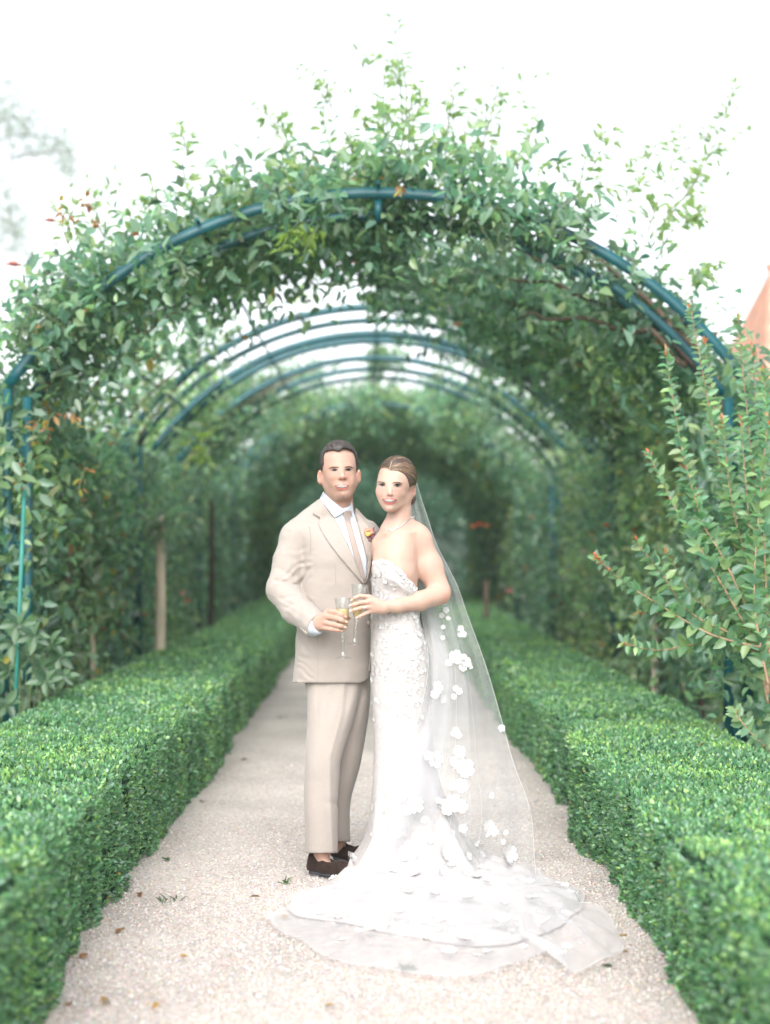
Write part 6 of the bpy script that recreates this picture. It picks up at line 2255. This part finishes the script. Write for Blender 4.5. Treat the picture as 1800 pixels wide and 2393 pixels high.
    for a in range(NV):
        v = a / (NV - 1)
        for b in range(NU):
            u = uu[b]
            p = L3[a] * (1 - u) + R3[a] * u
            y = p[2] - .05 * math.sin(np.pi * u) * v
            # pleats that fan from the comb
            y += (.003 + .012 * v) * math.sin(u * 22 + 2.2 * math.sin(v * 2 + u * 5)) * (1 - abs(2 * u - 1) ** 6)
            y += .012 * v * float(vnoise(u * 7, v * 2.2, 0, 44))
            if v > .32:
                hY = None
                d = Vector(ray(p[0], p[1])).normalized()
                h = gb2.ray_cast(Vector(CAMP), d)
                if h[0] is not None:
                    # drape over the gown only (never over the bare arm)
                    y = min(y, h[0].y - .014) if p[1] > 1500 else y
            Yd[a, b] = y
            XY[a, b] = p[:2]
    Ys = Yd.copy()
    for _ in range(3):
        Z = np.pad(Ys, 1, mode='edge')
        Ys = np.minimum(Yd, .25 * (Z[:-2, 1:-1] + Z[2:, 1:-1] + Z[1:-1, :-2] + Z[1:-1, 2:]) + .002)
    for a in range(NV):
        for b in range(NU):
            w = W(XY[a, b, 0], XY[a, b, 1], Ys[a, b])
            w[2] = max(w[2], .035)
            VG[a, b] = w
    idx = np.arange(NV * NU).reshape(NV, NU)
    q1 = np.stack([idx[:-1, :-1], idx[1:, :-1], idx[1:, 1:], idx[:-1, 1:]], -1).reshape(-1, 4)
    # folds as separate overlapping widths of net near the comb and hip
    def width(u0, u1, dy, v0, v1, nu=16):
        a0, a1 = int(v0 * (NV - 1)), int(v1 * (NV - 1))
        g = np.zeros((a1 - a0 + 1, nu, 3))
        for ai in range(a0, a1 + 1):
            v = ai / (NV - 1)
            sh = .03 * math.sin(v * 5 + u0 * 9)
            for bi in range(nu):
                u = np.clip(u0 + (u1 - u0) * bi / (nu - 1) + sh * (v), 0, 1) * (NU - 1)
                b0 = min(int(u), NU - 2)
                g[ai - a0, bi] = VG[ai, b0] * (1 - (u - b0)) + VG[ai, b0 + 1] * (u - b0) + np.array([0, dy - .004 * math.sin(bi / (nu - 1) * np.pi), 0])
        ii = np.arange(g.shape[0] * nu).reshape(g.shape[0], nu)
        return g.reshape(-1, 3), np.stack([ii[:-1, :-1], ii[1:, :-1], ii[1:, 1:], ii[:-1, 1:]], -1).reshape(-1, 4)
    # on the ground: a wide fan in front of the train
    vo = [(622, 2164), (640, 2190), (668, 2212), (704, 2226), (746, 2255), (800, 2276), (865, 2288), (960, 2302), (1060, 2310), (1168, 2296), (1240, 2272), (1298, 2250), (1320, 2280), (1345, 2304), (1400, 2284), (1455, 2256), (1448, 2216), (1428, 2175), (1395, 2140), (1340, 2135), (1290, 2110), (1253, 2066)]
    vg = np.array([(W(x, 0, CH * FPX / (y - HY))[0], CH * FPX / (y - HY)) for x, y in vo])
    cc = np.array([.20, 5.72])
    ng, nt = 34, 110
    oc = spline(np.concatenate([vg, np.zeros((len(vg), 1))], 1), nt)[:, :2]
    inner_l, inner_r = VG[-1, 0, :2], VG[-1, -1, :2]
    ic = inner_l + (inner_r - inner_l) * np.linspace(0, 1, nt)[:, None]
    ic[:, 1] -= .10 * np.sin(np.linspace(0, np.pi, nt))
    FGn = np.zeros((ng, nt, 3))
    for j in range(ng):
        f = j / (ng - 1)
        xy = ic * (1 - f) + oc * f
        x, y = xy[:, 0], xy[:, 1]
        z = .045 + .018 * (fbm(x * 6, y * 6, 0, 61) * .5 + .5) + .022 * np.abs(np.sin(np.linspace(0, 17, nt) + 2.5 * f)) * f * (1 - .6 * f)
        # lie over the train where there is one
        rt = np.interp(np.arctan2(y - 5.80, x - .16) % (2 * np.pi), np.concatenate([an[-1:] - 2 * np.pi, an, an[:1] + 2 * np.pi]), np.concatenate([rad[-1:], rad, rad[:1]]))
        inside = np.hypot(x - .16, y - 5.80) < rt
        z = np.where(inside, z + .02, z * .75)
        right = np.exp(-((x - .68) / .12) ** 2 - ((y - 4.9) / .25) ** 2)
        z = z + .05 * right * np.abs(np.sin(x * 26 + y * 9))
        FGn[j] = np.stack([x, y, z], 1)
    for b in range(nt):
        for j in range(8):
            h = gb.ray_cast(Vector((FGn[j, b, 0], FGn[j, b, 1], 1.0)), Vector((0, 0, -1)))
            if h[0] is not None:
                FGn[j, b, 2] = max(FGn[j, b, 2], min(h[0].z + .012, .5))
    ii = np.arange(ng * nt).reshape(ng, nt)
    q2 = np.stack([ii[:-1, :-1], ii[1:, :-1], ii[1:, 1:], ii[:-1, 1:]], -1).reshape(-1, 4)
    layers = [(VG.reshape(-1, 3), q1), (FGn.reshape(-1, 3), q2)]
    for (u0, u1, dy, v0, v1) in [(0, .40, .02, 0, .98), (.02, .62, .035, .0, .9), (.10, .36, -.016, .30, .96)]:
        layers.append(width(u0, u1, dy, v0, v1))
    VV, VF = join(layers)
    veil = part('veil', (VV, VF), M_veil, body)
    vb = bvh_of(layers[0], layers[1])
    part('veil_hem', tube(VG[:, -1], .0010, 5), M_veilhem, veil)
    part('veil_hem', tube(VG[30:, 0], .0008, 5), M_veilhem, veil)
    part('veil_hem', tube(FGn[-1], .0012, 5), M_veilhem, veil)
    for ub in (36, 58):       # edges of the pleats
        jj = np.arange(26, NV - 3)
        cols_ = np.clip(ub + 3 * np.sin(jj * .05 + ub), 0, NU - 1).astype(int)
        part('pleat_edge', tube(VG[jj, cols_] + np.array([0, -.003, 0]), .0003, 4), M_veilhem, veil)
    # flowers on the net
    vf = [(963, 1318, 8), (955, 1330, 7), (968, 1336, 6), (996, 1358, 8), (990, 1372, 7), (1002, 1370, 8), (958, 1355, 6), (957, 1378, 6), (985, 1420, 17), (1003, 1428, 16), (970, 1432, 9), (1013, 1438, 10), (998, 1442, 11), (978, 1420, 8), (945, 1485, 15), (938, 1500, 11), (955, 1510, 10),
          (985, 1488, 8), (992, 1494, 8), (980, 1505, 7), (1083, 1573, 9), (985, 1578, 8), (990, 1588, 9), (978, 1585, 6), (992, 1625, 15), (980, 1645, 12), (940, 1640, 20), (922, 1632, 12), (1003, 1660, 22), (985, 1652, 10), (997, 1697, 16), (975, 1700, 9), (980, 1735, 20), (966, 1748, 14), (995, 1742, 16),
          (946, 1729, 8), (956, 1732, 7), (895, 1738, 20), (880, 1750, 12), (870, 1722, 12), (1059, 1717, 9), (1055, 1785, 16), (1065, 1795, 12), (1050, 1800, 9), (1092, 1798, 7), (1086, 1818, 7), (1100, 1845, 20), (1112, 1838, 12), (1095, 1862, 13), (886, 1838, 22), (870, 1850, 12), (965, 1845, 18), (975, 1862, 12),
          (930, 1815, 9), (1028, 1820, 9), (1010, 1850, 10), (960, 1885, 18), (1030, 1895, 12), (900, 1890, 12), (985, 1900, 10), (1000, 1790, 10), (915, 1770, 9), (850, 1880, 10), (1050, 1905, 10), (880, 1925, 12), (940, 1930, 14), (1010, 1940, 14), (1090, 1950, 12), (780, 1930, 9),
          (730, 1985, 10), (738, 2032, 8), (800, 2008, 13), (775, 2012, 9), (840, 2000, 9), (970, 2055, 15), (1052, 2058, 12), (1003, 2030, 18), (1085, 1985, 18), (1225, 2048, 10), (1130, 2048, 9), (1215, 2060, 9), (1090, 2030, 7), (920, 2030, 8), (1180, 1990, 12), (1150, 1940, 14), (1030, 2066, 8), (950, 1990, 12), (860, 1970, 12)]
    for i_, (u, v, r) in enumerate(vf):
        x, y = D_(u, v)
        d = Vector(ray(x, y)).normalized()
        h = vb.ray_cast(Vector(CAMP), d)
        if h[0] is None:
            continue
        nn = h[1] if h[1].y < 0 or h[1].z > .4 else -h[1]
        put(np.array(h[0]) + np.array(nn) * .002, np.array(nn) + .2 * rand_dirs(1)[0], r / .92444 * 5.75 / FPX * 1.0, veil, BZ, i_)


# ------------------------------------------------------------------ glasses
def glass_material(lo=.02, hi=.5, nm='thin_glass'):
    m = bpy.data.materials.new(nm)
    m.use_nodes = True
    n, l = m.node_tree.nodes, m.node_tree.links
    out = n['Material Output']
    n.remove(n['Principled BSDF'])
    tr = n.new('ShaderNodeBsdfTransparent')
    tr.inputs[0].default_value = (.97, .98, .98, 1)
    gl = n.new('ShaderNodeBsdfGlossy')
    gl.inputs['Roughness'].default_value = .05
    fr = n.new('ShaderNodeLayerWeight')
    fr.inputs[0].default_value = .12
    mr = n.new('ShaderNodeMapRange')
    mr.inputs['To Min'].default_value = lo
    mr.inputs['To Max'].default_value = hi
    l.new(fr.outputs['Facing'], mr.inputs[0])
    mx = n.new('ShaderNodeMixShader')
    l.new(mr.outputs[0], mx.inputs[0])
    l.new(tr.outputs[0], mx.inputs[1])
    l.new(gl.outputs[0], mx.inputs[2])
    l.new(mx.outputs[0], out.inputs['Surface'])
    return m


def flute(rim, foot, Y, liquid_v, label):
    M = M_glass
    r, f = W(*H_(*rim), Y), W(*H_(*foot), Y)
    ax_ = norm(r - f)
    Lh = np.linalg.norm(r - f)
    root = empty('champagne_flute', f)
    tag(root, label, 'glass', 'champagne flutes raised by the couple')
    sx = np.cross(ax_, [0, 1.0, 0])
    sx = norm(sx)
    sy = np.cross(ax_, sx)
    if sy[1] < 0:
        sy = -sy

    def place(V):
        return V[:, :1] * sx + V[:, 1:2] * sy + V[:, 2:] * ax_
    z = lambda t: t * Lh
    bowl = [(.0335, z(1.0)), (.0310, z(.96)), (.0275, z(.88)), (.0258, z(.80)), (.0250, z(.72)), (.0238, z(.62)), (.0210, z(.54)), (.0150, z(.475)), (.0075, z(.435)), (.004, z(.43))]
    inn = [(.004, z(.445)), (.0070, z(.448)), (.0142, z(.484)), (.0200, z(.546)), (.0228, z(.624)), (.0240, z(.72)), (.0248, z(.80)), (.0265, z(.88)), (.0300, z(.96)), (.0327, z(1.0))]
    V, Q = lathe(bowl + inn, 28)
    a = np.arctan2(V[:, 1], V[:, 0])
    V[:, :2] *= (1 + .012 * np.cos(a * 12) * np.clip((V[:, 2] - z(.5)) / .05, 0, 1))[:, None]
    mesh_np('bowl', place(V), Q, M, root)
    V, Q = lathe([(.002, z(.43)), (.011, z(.428)), (.0125, z(.415)), (.0085, z(.402)), (.0105, z(.39)), (.0085, z(.375)), (.0062, z(.36)), (.0078, z(.30)), (.0085, z(.22)), (.0060, z(.12)), (.0062, z(.09)), (.0100, z(.065)), (.0085, z(.045)), (.004, z(.035))], 8)
    mesh_np('stem', place(V), Q, M_glass_solid, root, smooth=False)
    V, Q = lathe([(.002, z(.034)), (.012, z(.026)), (.026, z(.010)), (.0325, z(.003)), (.0325, 0), (.002, -.0005)], 28)
    mesh_np('foot', place(V), Q, M_glass_solid, root)
    t1 = liquid_v
    lz = np.linspace(.455, t1, 10)
    rb = np.interp(lz, [.445, .484, .546, .624, .72, .80, .88], [.0045, .0132, .0190, .0218, .0230, .0238, .0255])
    V, Q = lathe([(.001, z(.452))] + [(a_, z(b_)) for a_, b_ in zip(rb, lz)] + [(.001, z(t1))], 24)
    mesh_np('champagne', place(V), Q, M_champ, root)
    return root


M_glass = glass_material(.03, .7)
M_glass_solid = glass_material(.14, .95, 'cut_glass')
M_champ = mat('champagne_wine', (.86, .72, .42), rough=.15, spec=.5)
_n, _l = M_champ.node_tree.nodes, M_champ.node_tree.links
_tr = _n.new('ShaderNodeBsdfTransparent')
_tr.inputs[0].default_value = (.96, .86, .62, 1)
_mx = _n.new('ShaderNodeMixShader')
_mx.inputs[0].default_value = .45
_l.new(_tr.outputs[0], _mx.inputs[1])
_l.new(_n['Principled BSDF'].outputs[0], _mx.inputs[2])
_l.new(_mx.outputs[0], _n['Material Output'].inputs['Surface'])

if PEOPLE:
    build_man()
    build_bride()
    flute((557, 262), (566, 1045), 5.718, .82, 'champagne flute held low in the man\'s hand')
    flute((778, 88), (712, 868), 5.722, .72, 'champagne flute held higher in the bride\'s hand with the ring')
